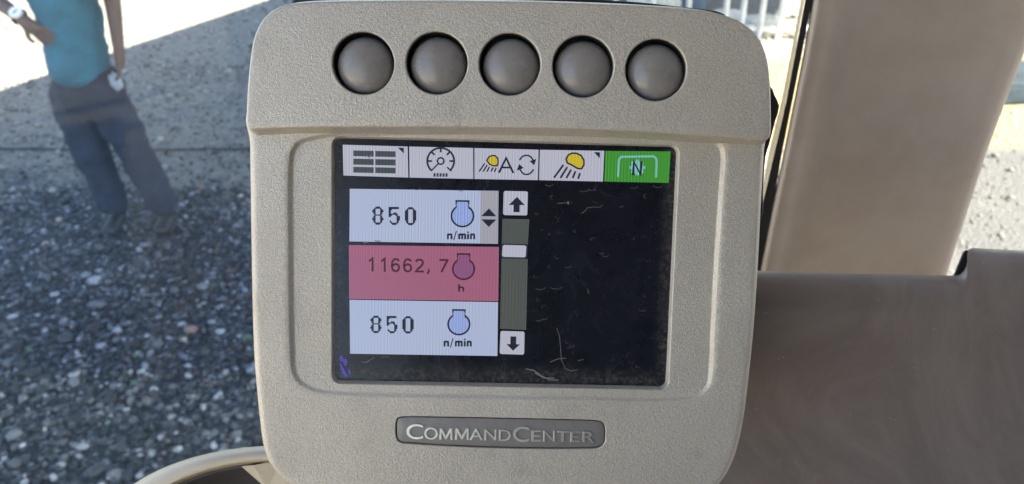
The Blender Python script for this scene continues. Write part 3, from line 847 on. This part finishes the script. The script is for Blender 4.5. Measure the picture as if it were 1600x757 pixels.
# badge pocket
bad = [(622, 654), (630, 652.3), (700, 652.5), (780, 654), (870, 656), (930, 658), (941, 660.5), (945, 668), (945.5, 680), (943.5, 693), (936, 699), (900, 701), (860, 701.3), (780, 700), (700, 697), (640, 693), (626, 691.5), (620.5, 686), (618.8, 672), (619.3, 660)]
bad_out = ccw(smooth_closed(DL(bad, ZBODY), 0.8))
pocket = offset(bad_out, 0.45)
bv_, bf_ = plate(body_out, [open_out, pocket], zbody, 3.0, guides)
arc = [(RB * math.sin(a), -RB * (1 - math.cos(a))) for a in np.linspace(0.2, math.pi / 2, 8)]
pieces = [(bv_, bf_)]
pieces.append(rings(body_out, zbody(body_out), arc + [(RB, -12), (RB - 1.5, -30), (RB - 4, -36)]))
zo = zbody(open_out)
pieces.append(rings(open_out, zo, [(-0.18, -0.06), (-0.32, -0.2), (-0.4, -0.4), (-0.9, -1.6), (-1.15, -2.6)], False))
zp = zbody(pocket)
pieces.append(rings(pocket, zp, [(-0.12, -0.05), (-0.22, -0.16), (-0.28, -0.35), (-0.34, -1.3)], False))
bezel = join_mm('bezel', pieces, M_SHELL, mon, 50)

# --- badge plate and raised letters
zb = ZBODY - 0.45
bp = offset(bad_out, -0.25)
def zbad(p): return np.full(len(p), zb)
pv, pf = plate(offset(bp, -0.3), [], zbad, 4)
M_BADGE = NT('badge_plate')
M_BADGE.set('Base Color', M_BADGE.mix(M_BADGE.noise(130, 5, 0.7), (0.21, 0.19, 0.178), (0.29, 0.268, 0.25)))
M_BADGE.set('Roughness', 0.42); M_BADGE.set('Metallic', 0.3); M_BADGE.bump(M_BADGE.noise(900, 2), 0.1, 0.0002); M_BADGE = M_BADGE.m
badge = join_mm('badge', [(pv, pf), rings(offset(bp, -0.3), np.full(len(bp), zb), [(0.15, -0.04), (0.27, -0.15), (0.3, -0.3), (0.3, -1.4)])], M_BADGE, mon, 50)
M_CHROME = simple('chrome_letter', (0.85, 0.82, 0.76), 0.33, 0.9, nscale=500, var=0.12)
M_POCK = join_mm('badge_pocket', [(np.column_stack([bad_out, np.full(len(bad_out), ZBODY - 1.35)]), [tuple(range(len(bad_out)))])], M_WELL, mon, None)
letters = [('C', 635, 661.5, 662.5, 685.8), ('O', 663, 684.5, 668, 686.6), ('M', 686.5, 707.5, 669.3, 686.8), ('M', 711, 733, 669.6, 687.2), ('A', 733.5, 755, 670, 687.6), ('N', 757, 776, 670.8, 688), ('D', 779.5, 798.5, 671.5, 688.6),
           ('C', 801.5, 827.5, 666.5, 690), ('E', 830, 846, 672.6, 689.6), ('N', 848.5, 867.5, 673, 690), ('T', 869, 889.5, 673.4, 690.3), ('E', 891, 907.5, 673.8, 690.6), ('R', 910, 929.5, 674.2, 691)]
dg = bpy.context.evaluated_depsgraph_get()
for ch, x0, x1, y0, y1 in letters:
    cu = bpy.data.curves.new('t', 'FONT'); cu.body = ch; cu.extrude = 0.02; cu.bevel_depth = 0.0; cu.offset = 0.004; cu.resolution_u = 5
    to = bpy.data.objects.new('t', cu); COL.objects.link(to); dg.update()
    me = bpy.data.meshes.new_from_object(to.evaluated_get(bpy.context.evaluated_depsgraph_get())); bpy.data.objects.remove(to)
    if ch == 'M':
        ol = [(0, 0), (0.03, 1), (.20, 1), (.5, .34), (.80, 1), (.97, 1), (1, 0), (.85, 0), (.83, .66), (.56, .06), (.44, .06), (.17, .66), (.15, 0)]
        k_ = len(ol); me = bpy.data.meshes.new('letter')
        tri = [tuple(range(k_)), tuple(range(2 * k_ - 1, k_ - 1, -1))] + [(i, i + k_, (i + 1) % k_ + k_, (i + 1) % k_) for i in range(k_)]
        me.from_pydata([(a, b, 0.0) for a, b in ol] + [(a, b, 0.04) for a, b in ol], [], tri)
    co = np.array([v.co[:] for v in me.vertices]); lo, hi = co.min(0), co.max(0)
    p00 = np.array(D(x0, y1, zb)); p11 = np.array(D(x1, y0, zb)); p10 = np.array(D(x1, y1, zb))
    sx = (co[:, 0] - lo[0]) / (hi[0] - lo[0]); sy = (co[:, 1] - lo[1]) / (hi[1] - lo[1]); sz = (co[:, 2] - lo[2]) / (hi[2] - lo[2])
    X = p00[0] + sx * (p11[0] - p00[0]); Yy = p00[1] + sy * (p11[1] - p00[1]); Z = zb - 0.05 + sz * 0.55
    for i, v in enumerate(me.vertices): v.co = (X[i] / 1000, Yy[i] / 1000, Z[i] / 1000)
    bm = bmesh.new(); bm.from_mesh(me)
    bmesh.ops.remove_doubles(bm, verts=bm.verts, dist=1e-7); bmesh.ops.recalc_face_normals(bm, faces=bm.faces)
    top = [e for e in bm.edges if all(v.co.z * 1000 > zb + 0.3 for v in e.verts) and len(e.link_faces) == 2 and e.calc_face_angle(0) > 0.8]
    bmesh.ops.bevel(bm, geom=top, offset=0.00016, segments=2, affect='EDGES', clamp_overlap=True)
    bm.to_mesh(me); bm.free()
    me.name = 'letter'; me.materials.clear(); me.materials.append(M_CHROME)
    for pl in me.polygons: pl.use_smooth = False
    o = bpy.data.objects.new('letter', me); COL.objects.link(o); o.parent = badge

# --- head panel with five wells
hsil = [(388.5, 197), (388, 170), (389.5, 140), (392, 110), (395.5, 80), (399, 62), (405, 46), (414, 31), (427, 19), (446, 11), (470, 7.5), (520, 5.5), (640, 4.5), (800, 5.5), (920, 9), (1010, 13), (1080, 18), (1120, 24), (1148, 33), (1166, 43), (1180, 56), (1190, 73), (1197, 95), (1200.5, 120), (1202, 150), (1202.5, 185), (1202, 209)]
hbot = [(1199, 215), (1190, 215.5), (1150, 212.5), (1100, 209), (1000, 203), (900, 198.5), (800, 196.5), (700, 195.5), (620, 195), (520, 195.5), (440, 197), (400, 199), (391, 200)]
head_face = ccw(smooth_closed(DL(hsil + hbot, ZHEAD), 2.0))
hc = head_face.mean(0)
def zhead(p):
    dx = (p[:, 0] - hc[0]) / 105.0; dy = (p[:, 1] - hc[1]) / 30.0
    return ZHEAD - 0.9 * np.abs(dx) ** 3 - 0.7 * np.clip(dy, 0, 2) ** 3
wells = [(567.5, 99), (682.5, 98.8), (796.5, 100.8), (911, 104), (1025, 109.5)]
btns = [(571.5, 103.5), (686, 103.5), (799, 105.5), (911.5, 109.3), (1024.5, 114.3)]
holes = []; RH = 12.05
for (x, y) in wells:
    c = np.array(D(x, y, ZHEAD)); holes.append(np.array([c + RH * np.array([math.cos(t), math.sin(t)]) for t in np.linspace(0, 2 * math.pi, 72, endpoint=False)]))
hg = [offset(h, o_) for h in holes for o_ in (1.0, 2.2)]
hv, hf = plate(head_face, holes, zhead, 3.2, hg)
pcs = [(hv, hf)]
hp_ = [(0.35, -0.06), (0.65, -0.25), (0.9, -0.6), (1.05, -1.1), (1.25, -2.5), (1.9, -5.5), (2.9, -9.2), (3.2, -10.5)]
pcs.append(rings(head_face, zhead(head_face), hp_ + [(2.6, -26), (0.5, -40)]))
for h in holes:
    pcs.append(rings(h, zhead(h), [(-0.15, -0.03), (-0.35, -0.16), (-0.5, -0.42), (-0.55, -0.8), (-0.6, -7.0)]))
head = join_mm('button_panel', pcs, M_SHELL, mon, 50)
for k, h in enumerate(holes):
    c = h.mean(0); rr_ = RH - 0.62
    # dark collar inside the well
    lp = np.array([c + (rr_) * np.array([math.cos(t), math.sin(t)]) for t in np.linspace(0, 2 * math.pi, 72, endpoint=False)])
    zz = np.full(72, ZHEAD - 1.3)
    v1, f1 = rings(lp, zz, [(-0.12, -0.1), (-0.2, -0.6), (-0.35, -7.5), (-11.3, -7.5)])
    col = join_mm('button_collar', [(v1, f1)], M_BLACK, mon, 50)
    bc = np.array(D(btns[k][0], btns[k][1], ZHEAD - 4)); rb = 10.75
    pr = []
    for t in np.linspace(0, 1, 15):
        a = t * math.pi / 2 * 0.92
        pr.append((rb * math.sin(a) / math.sin(math.pi / 2 * 0.92), -4.6 + 5.0 * (math.cos(a) - math.cos(math.pi / 2 * .92)) / (1 - math.cos(math.pi / 2 * .92))))
    pr += [(rb + 0.05, -5.0), (rb, -7.0)]
    S = 72; vs = []; fs = []
    for r_, z in pr[1:]:
        for i in range(S): a = 2 * math.pi * i / S; vs.append((bc[0] + r_ * math.cos(a), bc[1] + r_ * math.sin(a), ZHEAD + z))
    vs.append((bc[0], bc[1], ZHEAD + pr[0][1])); m_ = len(pr) - 1
    for i in range(S):
        fs.append((len(vs) - 1, i, (i + 1) % S))
        for j in range(m_ - 1): a = j * S + i; b = j * S + (i + 1) % S; fs.append((a, a + S, b + S, b))
    join_mm('button', [(np.array(vs), fs)], M_BUTTON, mon, 60)

# --- rear housing and bracket
def solid(name, pts, h0, h1, mat, bev=1.5):
    lp = ccw(smooth_closed(DL(pts, h0), 4.0)); z = np.full(len(lp), h0)
    pv, pf = plate(offset(lp, -bev), [], lambda p: np.full(len(p), h0), 12)
    return join_mm(name, [(pv, pf), rings(offset(lp, -bev), z, [(bev * .5, -bev * .13), (bev * .87, -bev * .5), (bev, -bev), (bev, h1 - h0), (-8, h1 - h0)])], mat, mon, 50)
solid('rear_housing', [(452, 20), (456, 0), (480, -8), (560, -10), (800, -8), (1000, 3), (1060, 9.5), (1110, 15), (1132, 21), (1160, 50), (1180, 110), (1180, 400), (1150, 640), (1100, 730), (500, 730), (420, 640), (405, 300), (430, 80)], -24, -86, M_BLACK)
bpts = [(1150, 120), (1204, 134), (1211, 148), (1218.5, 166), (1212, 190), (1203, 225), (1197, 245), (1193, 300), (1189, 345), (1150, 350)]
solid('mounting_bracket', bpts, -22, -40, M_BLACK, 0.8)
# bracket down to the console
bm = bmesh.new(); box_bm(bm, (0.020, -0.075, -0.115), (0.075, -0.02, -0.045)); bmesh.ops.bevel(bm, geom=bm.edges[:], offset=0.004, segments=2, affect='EDGES'); from_bm('mounting_arm', bm, M_BLACK, mon, True, 40)

# ================================================================== what the screen shows
def spoly(pts, h): return [(x, y, h) for x, y in (D(a, b, h) for a, b in pts)]
class Art:
    def __init__(s): s.v = []; s.f = []
    def poly(s, pts, h):
        n = len(s.v); q = spoly(pts, h); a = area(np.array([(x, y) for x, y, z in q]))
        if a < 0: q = q[::-1]
        s.v += q; s.f.append(tuple(range(n, n + len(q)))); return s
    def line(s, pts, w, h, closed=False, caps=True):
        p = [np.array(a, float) for a in pts]
        if closed: p = p + [p[0]]
        n = len(p); L = []
        for i in range(n):
            if closed and i in (0, n - 1): a, b = p[-2], p[1]
            else: a, b = p[max(0, i - 1)], p[min(n - 1, i + 1)]
            c = p[i]
            d1 = c - a if np.any(c != a) else b - c; d2 = b - c if np.any(b != c) else c - a
            d1 = d1 / np.linalg.norm(d1); d2 = d2 / np.linalg.norm(d2)
            t = d1 + d2; t = t / (np.linalg.norm(t) + 1e-9); nn = np.array([-t[1], t[0]]); k = max(0.5, nn @ np.array([-d1[1], d1[0]]))
            q = c.copy()
            if caps and not closed:
                if i == 0: q = c - d2 * w * 0.25
                if i == n - 1: q = c + d1 * w * 0.25
            L.append((q + nn * w / 2 / k, q - nn * w / 2 / k))
        for i in range(n - 1): s.poly([L[i][0], L[i + 1][0], L[i + 1][1], L[i][1]], h)
        return s
    def make(s, name, mat, parent=None):
        return mesh_obj(name, [(x / 1000, y / 1000, z / 1000) for x, y, z in s.v], s.f, mat, parent or screen)
LCD_GREY = mat_lcd('lcd_grey', (186, 187, 200), 0.17)
LCD_BLUE = mat_lcd('lcd_pale_blue', (176, 188, 214), 0.14)
LCD_WARM = mat_lcd('lcd_warm_grey', (166, 166, 172), 0.17)
LCD_PINK = mat_lcd('lcd_pink', (164, 96, 122), 0.13)
LCD_GREEN = mat_lcd('lcd_green', (62, 148, 46), 0.33)
LCD_TRACK = mat_lcd('lcd_track', (78, 84, 78), 0.22)
LCD_DGREEN = mat_lcd('lcd_dark_green', (62, 72, 72), 0.10)
LCD_INK = mat_lcd('lcd_ink', (22, 24, 44), 0.0, gain=0.9)
LCD_PLUM = mat_lcd('lcd_plum_ink', (72, 18, 50), 0.0, gain=0.9)
LCD_YEL = mat_lcd('lcd_yellow', (206, 184, 44), 0.22)
LCD_TEAL = mat_lcd('lcd_teal', (128, 190, 184), 0.15)
LCD_FILL = mat_lcd('lcd_icon_blue', (150, 170, 222), 0.2)
LCD_FILLP = mat_lcd('lcd_icon_mauve', (142, 84, 124), 0.16)
H1, H2, H3, H4 = 0.06, 0.12, 0.18, 0.24
def tile(name, q, mat, h=H1): return Art().poly(q, h).make(name, mat)
tile('toolbar_tile', [(535.5, 226.5), (637, 229.3), (638, 277.8), (536.7, 274.6)], LCD_GREY)
tile('toolbar_tile', [(639.3, 229.3), (739.3, 231.6), (739.6, 280), (640, 277.8)], LCD_GREY)
tile('toolbar_tile', [(741.3, 231.7), (841.6, 234.3), (840.6, 281.8), (741.3, 280)], LCD_GREY)
tile('toolbar_tile', [(843.6, 234.4), (944.3, 236), (942, 284), (842.4, 281.8)], LCD_GREY)
tile('toolbar_tile', [(946, 236.2), (1048, 237), (1045, 286.2), (944, 284)], LCD_GREEN)
# table icon
a_ = Art()
for c0, c1 in ((552, 584), (586.5, 618)):
    for r0, r1 in ((235.4, 244.4), (248.2, 257.6), (261, 270)):
        t_ = lambda x: (x - 552) * 0.022
        a_.poly([(c0, r0 + t_(c0)), (c1, r0 + t_(c1)), (c1, r1 + t_(c1)), (c0, r1 + t_(c0))], H2)
a_.make('table_icon', LCD_DGREEN)
Art().poly([(621.5, 231), (631, 231.4), (631, 240.3)], H2).make('corner_mark', LCD_INK)
Art().poly([(928, 238), (937.6, 238.4), (937, 247.8)], H2).make('corner_mark', LCD_INK)
# gauge icon
a_ = Art(); c = np.array([688.6, 252.0]); rg = 20.4
aa = np.radians(np.linspace(135.5, 404.5, 40)); a_.line([c + rg * np.array([math.cos(t) * 1.03, math.sin(t)]) for t in aa], 3.0, H2)
for d in (180, 225, 270, 315, 360):
    t = R(d); u = np.array([math.cos(t), math.sin(t)]); a_.line([c + u * 13.5, c + u * 20], 2.8, H2, caps=False)
a_.line([(674.0, 267.0), (684.6, 256.4)], 2.2, H2); a_.line([(705, 267.5), (699, 262)], 2.2, H2)
a_.line([c + 5.3 * np.array([math.cos(t), math.sin(t)]) for t in np.radians(np.arange(0, 360, 45))], 2.4, H2, closed=True)
for k in range(5): a_.poly([(677.5 + k * 4.7, 271), (680.5 + k * 4.7, 271.1), (680.5 + k * 4.7, 276.6), (677.5 + k * 4.7, 276.5)], H2)
a_.make('gauge_icon', LCD_INK)
# lamp icons
def lamp(blob, rays, w, rw):
    Art().poly(blob, H2).make('lamp_icon', LCD_YEL)
    b = Art().line(blob, w, H3, closed=True)
    for r0, r1 in rays: b.line([r0, r1], rw, H2)
    b.make('lamp_outline', LCD_INK)
lamp([(760.5, 251), (764, 245.5), (769, 243.3), (774, 243.8), (777.7, 248), (778.3, 254), (776.8, 259.3), (771, 259.5), (765, 257)],
     [((757, 256), (749, 268)), ((761, 258.5), (755, 268)), ((764.6, 261.5), (761, 268)), ((770.4, 262.5), (767.3, 268)), ((775.3, 262.8), (772.6, 268.5))], 2.2, 2.2)
lamp([(884.5, 249), (888, 242.5), (894, 239.6), (901, 240), (908, 243.4), (912.3, 250.5), (912.4, 258), (908.7, 264), (902.5, 263.6), (893, 258), (886.5, 255)],
     [((880, 258.5), (866, 277.5)), ((886, 262), (876, 278)), ((892, 266), (885.3, 278)), ((899, 268.5), (895, 278)), ((906, 271.5), (903.6, 279))], 2.6, 3.0)
a_ = Art(); a_.line([(780, 269.5), (790.8, 247.3), (801.8, 270)], 3.3, H2); a_.line([(785.5, 262), (796.5, 262.2)], 2.8, H2); a_.make('letter_a', LCD_INK)
a_ = Art(); a_.line([(812, 250.2), (815.5, 245.5), (820, 243.2), (826, 243.4), (830.5, 246.5), (833, 251)], 2.4, H2); a_.poly([(827.5, 252), (838, 248.7), (834.6, 258.8)], H2)
a_.line([(833.6, 265.5), (829.5, 270.5), (825, 273), (818.5, 272.5), (814.5, 268.5), (812, 264)], 2.4, H2); a_.poly([(807.3, 267), (811.3, 256.6), (818.3, 263)], H2); a_.make('cycle_icon', LCD_INK)
# neutral gear icon
a_ = Art(); a_.line([(965.5, 276), (967, 250), (970.5, 245.4), (1021, 244.6), (1025.5, 248.5), (1026, 255), (1025, 277)], 3.2, H2)
cg = np.array([995.8, 262.0]); a_.poly([cg + 10 * np.array([math.cos(t), math.sin(t)]) for t in np.linspace(0, 2 * math.pi, 24, endpoint=False)], H2)
for k in range(8):
    t = k * math.pi / 4; u = np.array([math.cos(t), math.sin(t)]); w = np.array([-u[1], u[0]])
    a_.poly([cg + u * 8 + w * 2.6, cg + u * 12.3 + w * 2.1, cg + u * 12.3 - w * 2.1, cg + u * 8 - w * 2.6], H2 + 0.02)
a_.make('gear_icon', LCD_TEAL)
Art().line([(989.3, 273), (990.5, 253.5), (1000.8, 272.5), (1002.3, 253.5)], 4.2, H4).make('letter_n', LCD_INK)

# reading boxes
tile('reading_box', [(546.5, 295.3), (779, 298.6), (778, 381.3), (546, 377.6)], LCD_BLUE)
tile('adjust_strip', [(751, 298.6), (778.4, 299), (777.6, 380.8), (750.5, 380.4)], LCD_WARM, H2)
tile('reading_box', [(545, 383.2), (779.6, 386.2), (778.6, 471), (545.6, 467.4)], LCD_PINK)
tile('reading_box', [(546.2, 468.8), (778.2, 472.4), (777.2, 556.6), (547, 553)], LCD_BLUE)
BIG = {'8': ["...####...", "..######..", ".##....##.", "###....###", "###....###", ".##....##.", ".##....##.", "..######..", ".##....##.", ".##....##.", "###....###", "###....###", ".##....##.", ".##....##.", "..######..", "...####..."],
       '5': ["#########.", "#########.", "###.......", "##........", "##........", "##..###...", "########..", "###...##..", "##.....###", ".......###", ".......###", ".......###", ".#.....##.", ".##....##.", "..######..", "...####..."],
       '0': ["...####...", "..######..", ".##....##."] + ["###....###"] * 9 + [".##....##.", ".##....##.", "..######..", "...####..."]}
def bigdigit(ch, x0, x1, y0, y1):
    a = Art(); g = BIG[ch]; nr, nc = len(g), len(g[0])
    for r_, row in enumerate(g):
        i = 0
        while i < nc:
            if row[i] == '#':
                j = i
                while j < nc and row[j] == '#': j += 1
                X0, X1 = x0 + (x1 - x0) * i / nc, x0 + (x1 - x0) * j / nc; Y0, Y1 = y0 + (y1 - y0) * r_ / nr, y0 + (y1 - y0) * (r_ + 1.04) / nr
                a.poly([(X0, Y0), (X1, Y0), (X1, Y1), (X0, Y1)], H2); i = j
            else: i += 1
    a.make('digit', LCD_INK)
for ch, x0, x1, y0, y1 in (('8', 581.6, 599.2, 323, 351.4), ('5', 607.2, 625, 323.6, 351.8), ('0', 632.6, 650.4, 324, 352.2),
                           ('8', 578.6, 596.2, 493.6, 520.8), ('5', 604, 621, 494, 521.2), ('0', 628.6, 646.4, 494.4, 521.4)):
    bigdigit(ch, x0, x1, y0, y1)
def sdig(ch, x, y, w=12.6, h=19.6, sw=3.1):
    """digit by strokes in a w x h cell with its top left at x, y"""
    S = {'1': [[(.15, .22), (.55, .02), (.55, 1)]],
         '6': [[(.92, .14), (.7, .03), (.35, .03), (.12, .22), (.06, .6), (.16, .88), (.38, .98), (.68, .98), (.92, .84), (.95, .62), (.8, .46), (.5, .42), (.2, .5), (.08, .62)]],
         '2': [[(.06, .18), (.25, .04), (.65, .03), (.9, .16), (.9, .36), (.65, .58), (.3, .76), (.06, .97), (.98, .97)]],
         '7': [[(.04, .05), (.96, .05), (.6, .5), (.25, 1)]], ',': [[(.30, .86), (.34, 1.0), (.12, 1.16)]]}
    a = Art()
    for st in S[ch]: a.line([(x + u * w, y + v_ * h + u * w * 0.02) for u, v_ in st], sw, H2)
    a.make('digit', LCD_PLUM)
sdig('1', 575.5, 403.6, 12, 20, 3.3); sdig('1', 594.5, 404, 12, 20, 3.3); sdig('6', 611.6, 404.6); sdig('6', 630.4, 405); sdig('2', 649.2, 405.4)
sdig(',', 667, 405, 9, 19.6, 2.8); sdig('7', 687, 405.6, 12.8, 19.2)
def units(x0, y0, s=1.0, mat=LCD_INK):
    """n/min with its baseline left at x0, y0"""
    a = Art(); w = 3.0
    def n_(x, wd, k=1):
        a.line([(x, y0 - 8.6), (x, y0)], w, H2, caps=False)
        for j in range(k): a.line([(x, y0 - 7.5), (x + wd * (j + .9) , y0 - 7.6), (x + wd * (j + 1), y0 - 6), (x + wd * (j + 1), y0)], w, H2, caps=False)
    n_(x0 + 1.3, 5.6); a.line([(x0 + 10.5, y0 + 1), (x0 + 14.5, y0 - 12.5)], 1.6, H2)
    n_(x0 + 19, 4.6, 2); a.line([(x0 + 32.8, y0 - 8.6), (x0 + 32.8, y0)], w, H2, caps=False); a.line([(x0 + 31.8, y0 - 11), (x0 + 34, y0 - 11)], 2, H2)
    n_(x0 + 37.3, 5.0); a.make('unit_text', mat)
units(698.6, 374.2); units(693.3, 541.8)
Art().line([(717.2, 444.6), (717.2, 456)], 2.9, H2, caps=False).line([(717.2, 449.6), (722.5, 449.2), (724, 451), (724, 456)], 2.7, H2, caps=False).make('unit_text', LCD_PLUM)
def flask(cx, ytop, yc, rx, ry, nw, ink, fill):
    """engine speed pictogram: round body under a square neck"""
    t0 = math.radians(-90 + 34); t1 = math.radians(270 - 34)
    ring_ = [(cx + rx * math.cos(t), yc + ry * math.sin(t)) for t in np.linspace(t0, t1, 34)]
    neck = [(cx - nw, ytop + 10.5), (cx - nw, ytop), (cx + nw, ytop + .3), (cx + nw, ytop + 10.7)]
    pts = ring_ + neck
    Art().poly([(cx + (x - cx) * 0.93, yc + (y - yc) * 0.93) for x, y in ring_], H2).poly([(cx - nw + 1, yc - ry * .6), (cx - nw + 1, ytop + 1), (cx + nw - 1, ytop + 1), (cx + nw - 1, yc - ry * .6)], H2 + .01).make('flask_fill', fill)
    Art().line(pts, 2.7, H3, closed=True).make('flask_icon', ink)
flask(722.6, 314.3, 337.8, 17.2, 16.6, 9.8, LCD_INK, LCD_FILL)
flask(724.3, 397.2, 420.6, 16.8, 16.2, 9.4, LCD_PLUM, LCD_FILLP)
flask(717.0, 484.6, 507, 16.8, 16.2, 9.4, LCD_INK, LCD_FILL)
Art().poly([(752, 338), (764, 326), (775.6, 338.4)], H3).make('up_mark', LCD_INK)
Art().poly([(752, 343), (763.6, 355), (775.6, 343.4)], H3).make('down_mark', LCD_INK)
# scroll bar
def rq(name, q, mat, r_=3.0, h=H1):
    p = rounded_poly(q, r_, 4, 100); return Art().poly([tuple(x) for x in p], h).make(name, mat)
LCD_EDGE = mat_lcd('lcd_edge', (30, 32, 40), 0.0)
tile('scroll_track', [(785, 342), (827, 343), (824.6, 384), (784, 383)], LCD_TRACK)
tile('scroll_track', [(783.6, 404), (824.6, 405), (822, 516), (781.3, 514)], LCD_TRACK)
rq('scroll_button', [(787, 298.6), (825, 299.4), (824, 337), (786, 336.4)], LCD_GREY)
rq('scroll_button', [(782, 517.4), (819.8, 518.4), (819, 554.6), (780.6, 553.4)], LCD_GREY)
rq('thumb_border', [(783.2, 380.8), (825, 381.8), (823.6, 405), (781.8, 404)], LCD_EDGE, 3.0, H2)
rq('scroll_thumb', [(785.5, 383), (822.6, 384), (821.3, 402.6), (784.2, 401.6)], LCD_GREY, 3.0, H3)
Art().poly([(795, 320.6), (807.8, 308), (820, 320.8)], H2).poly([(802.5, 320.4), (812, 320.5), (811.8, 332), (802.3, 331.7)], H2 + .01).make('up_arrow', LCD_INK)
Art().poly([(791.4, 538), (812.4, 538.4), (801.6, 548.4)], H2).poly([(797.6, 526), (806.6, 526.2), (806.4, 538.6), (797.4, 538.4)], H2 + .01).make('down_arrow', LCD_INK)

# dust and hairs on the display, plus painted violet glints
def dust():
    rr = random.Random(11); a = Art(); H = 0.32
    def arc_(x, y, r_, a0, a1, w, sq=0.6):
        a.line([(x + r_ * math.cos(R(t)), y + r_ * sq * math.sin(R(t))) for t in np.linspace(a0, a1, 7)], w, H)
    for x, y, r_ in ((844, 449, 8), (869, 447, 10), (887, 416, 5), (946, 399, 5), (1004, 484, 5), (912, 296, 8), (925, 295, 6), (990, 291, 7), (1028, 290, 7), (940, 395, 4), (970, 322, 4), (842, 499, 6), (850, 497, 5), (893, 541, 4), (651, 294, 6), (720, 297, 4), (858, 288, 6)):
        arc_(x, y, r_, rr.uniform(-10, 20), rr.uniform(130, 180), 0.8, 0.5)
    for _ in range(40):
        x = rr.uniform(835, 1035); y = rr.uniform(295, 585); arc_(x, y, rr.uniform(1.5, 4.5), rr.uniform(0, 180), rr.uniform(200, 330), 0.45, rr.uniform(.4, 1))
    for _ in range(150):
        x = rr.uniform(532, 1040); y = rr.uniform(288, 595); s = rr.uniform(.3, .75)
        if 545 < x < 828 and y < 556: continue
        a.poly([(x, y), (x + s, y + s * .3), (x + s * .6, y + s)], H)
    for _ in range(120):
        x = rr.uniform(1030, 1043); y = rr.uniform(300, 595); s = rr.uniform(.3, 1.0); a.poly([(x, y), (x + s, y + s * .3), (x + s * .6, y + s)], H)
    a.make('dust', simple('dust', (0.13, 0.127, 0.12), 0.9))['kind'] = 'stuff'
    b = Art()
    b.line([(870, 513), (874, 525), (876, 545), (877, 562), (883, 576), (893, 580), (903, 578)], 0.8, H)
    b.line([(860, 566), (872, 561), (884, 560)], 0.9, H); b.line([(903, 564), (912, 562)], 0.8, H)
    b.line([(822, 577), (834, 579), (846, 588), (860, 594), (872, 594)], 1.8, H); b.line([(836, 583), (850, 591), (866, 591)], 1.6, H + .01)
    b.line([(871, 318), (886, 317.4)], 0.8, H); b.poly([(886, 315.5), (889, 315), (889.5, 319.5), (886.5, 319.5)], H)
    b.line([(909, 333), (913, 331), (918, 325), (926, 324), (938, 324), (941, 321)], 0.7, H)
    b.line([(566, 566), (573, 566.5), (579, 562), (585, 559)], 1.3, H); b.line([(596, 558), (608, 558)], 0.8, H)
    b.line([(918, 452), (920, 459)], 0.9, H); b.line([(573, 243), (577, 247), (581, 241)], 1.2, H)
    b.line([(602, 435.5), (607, 436)], 1.0, H); b.line([(568, 380), (575, 378.5)], 1.4, H); b.line([(586, 376.5), (594, 377.5)], 1.5, H)
    b.make('lint', simple('lint', (0.22, 0.20, 0.18), 0.9))['kind'] = 'stuff'
    v_ = Art()  # violet glints painted as small glowing blobs
    for q_ in ([(531, 557), (534, 555), (537, 561), (535, 566), (531, 564)], [(536, 563), (541, 560), (543, 567), (541, 573), (537, 570)], [(531, 568), (534, 569), (537, 576), (541, 583), (545, 589), (539, 588), (533, 581)], [(543, 574), (546, 577), (549, 584), (546, 586)]):
        v_.poly(q_, H - .2)
    v_.make('violet_glint', mat_lcd('violet_glow', (74, 58, 160), 0.3))
dust()
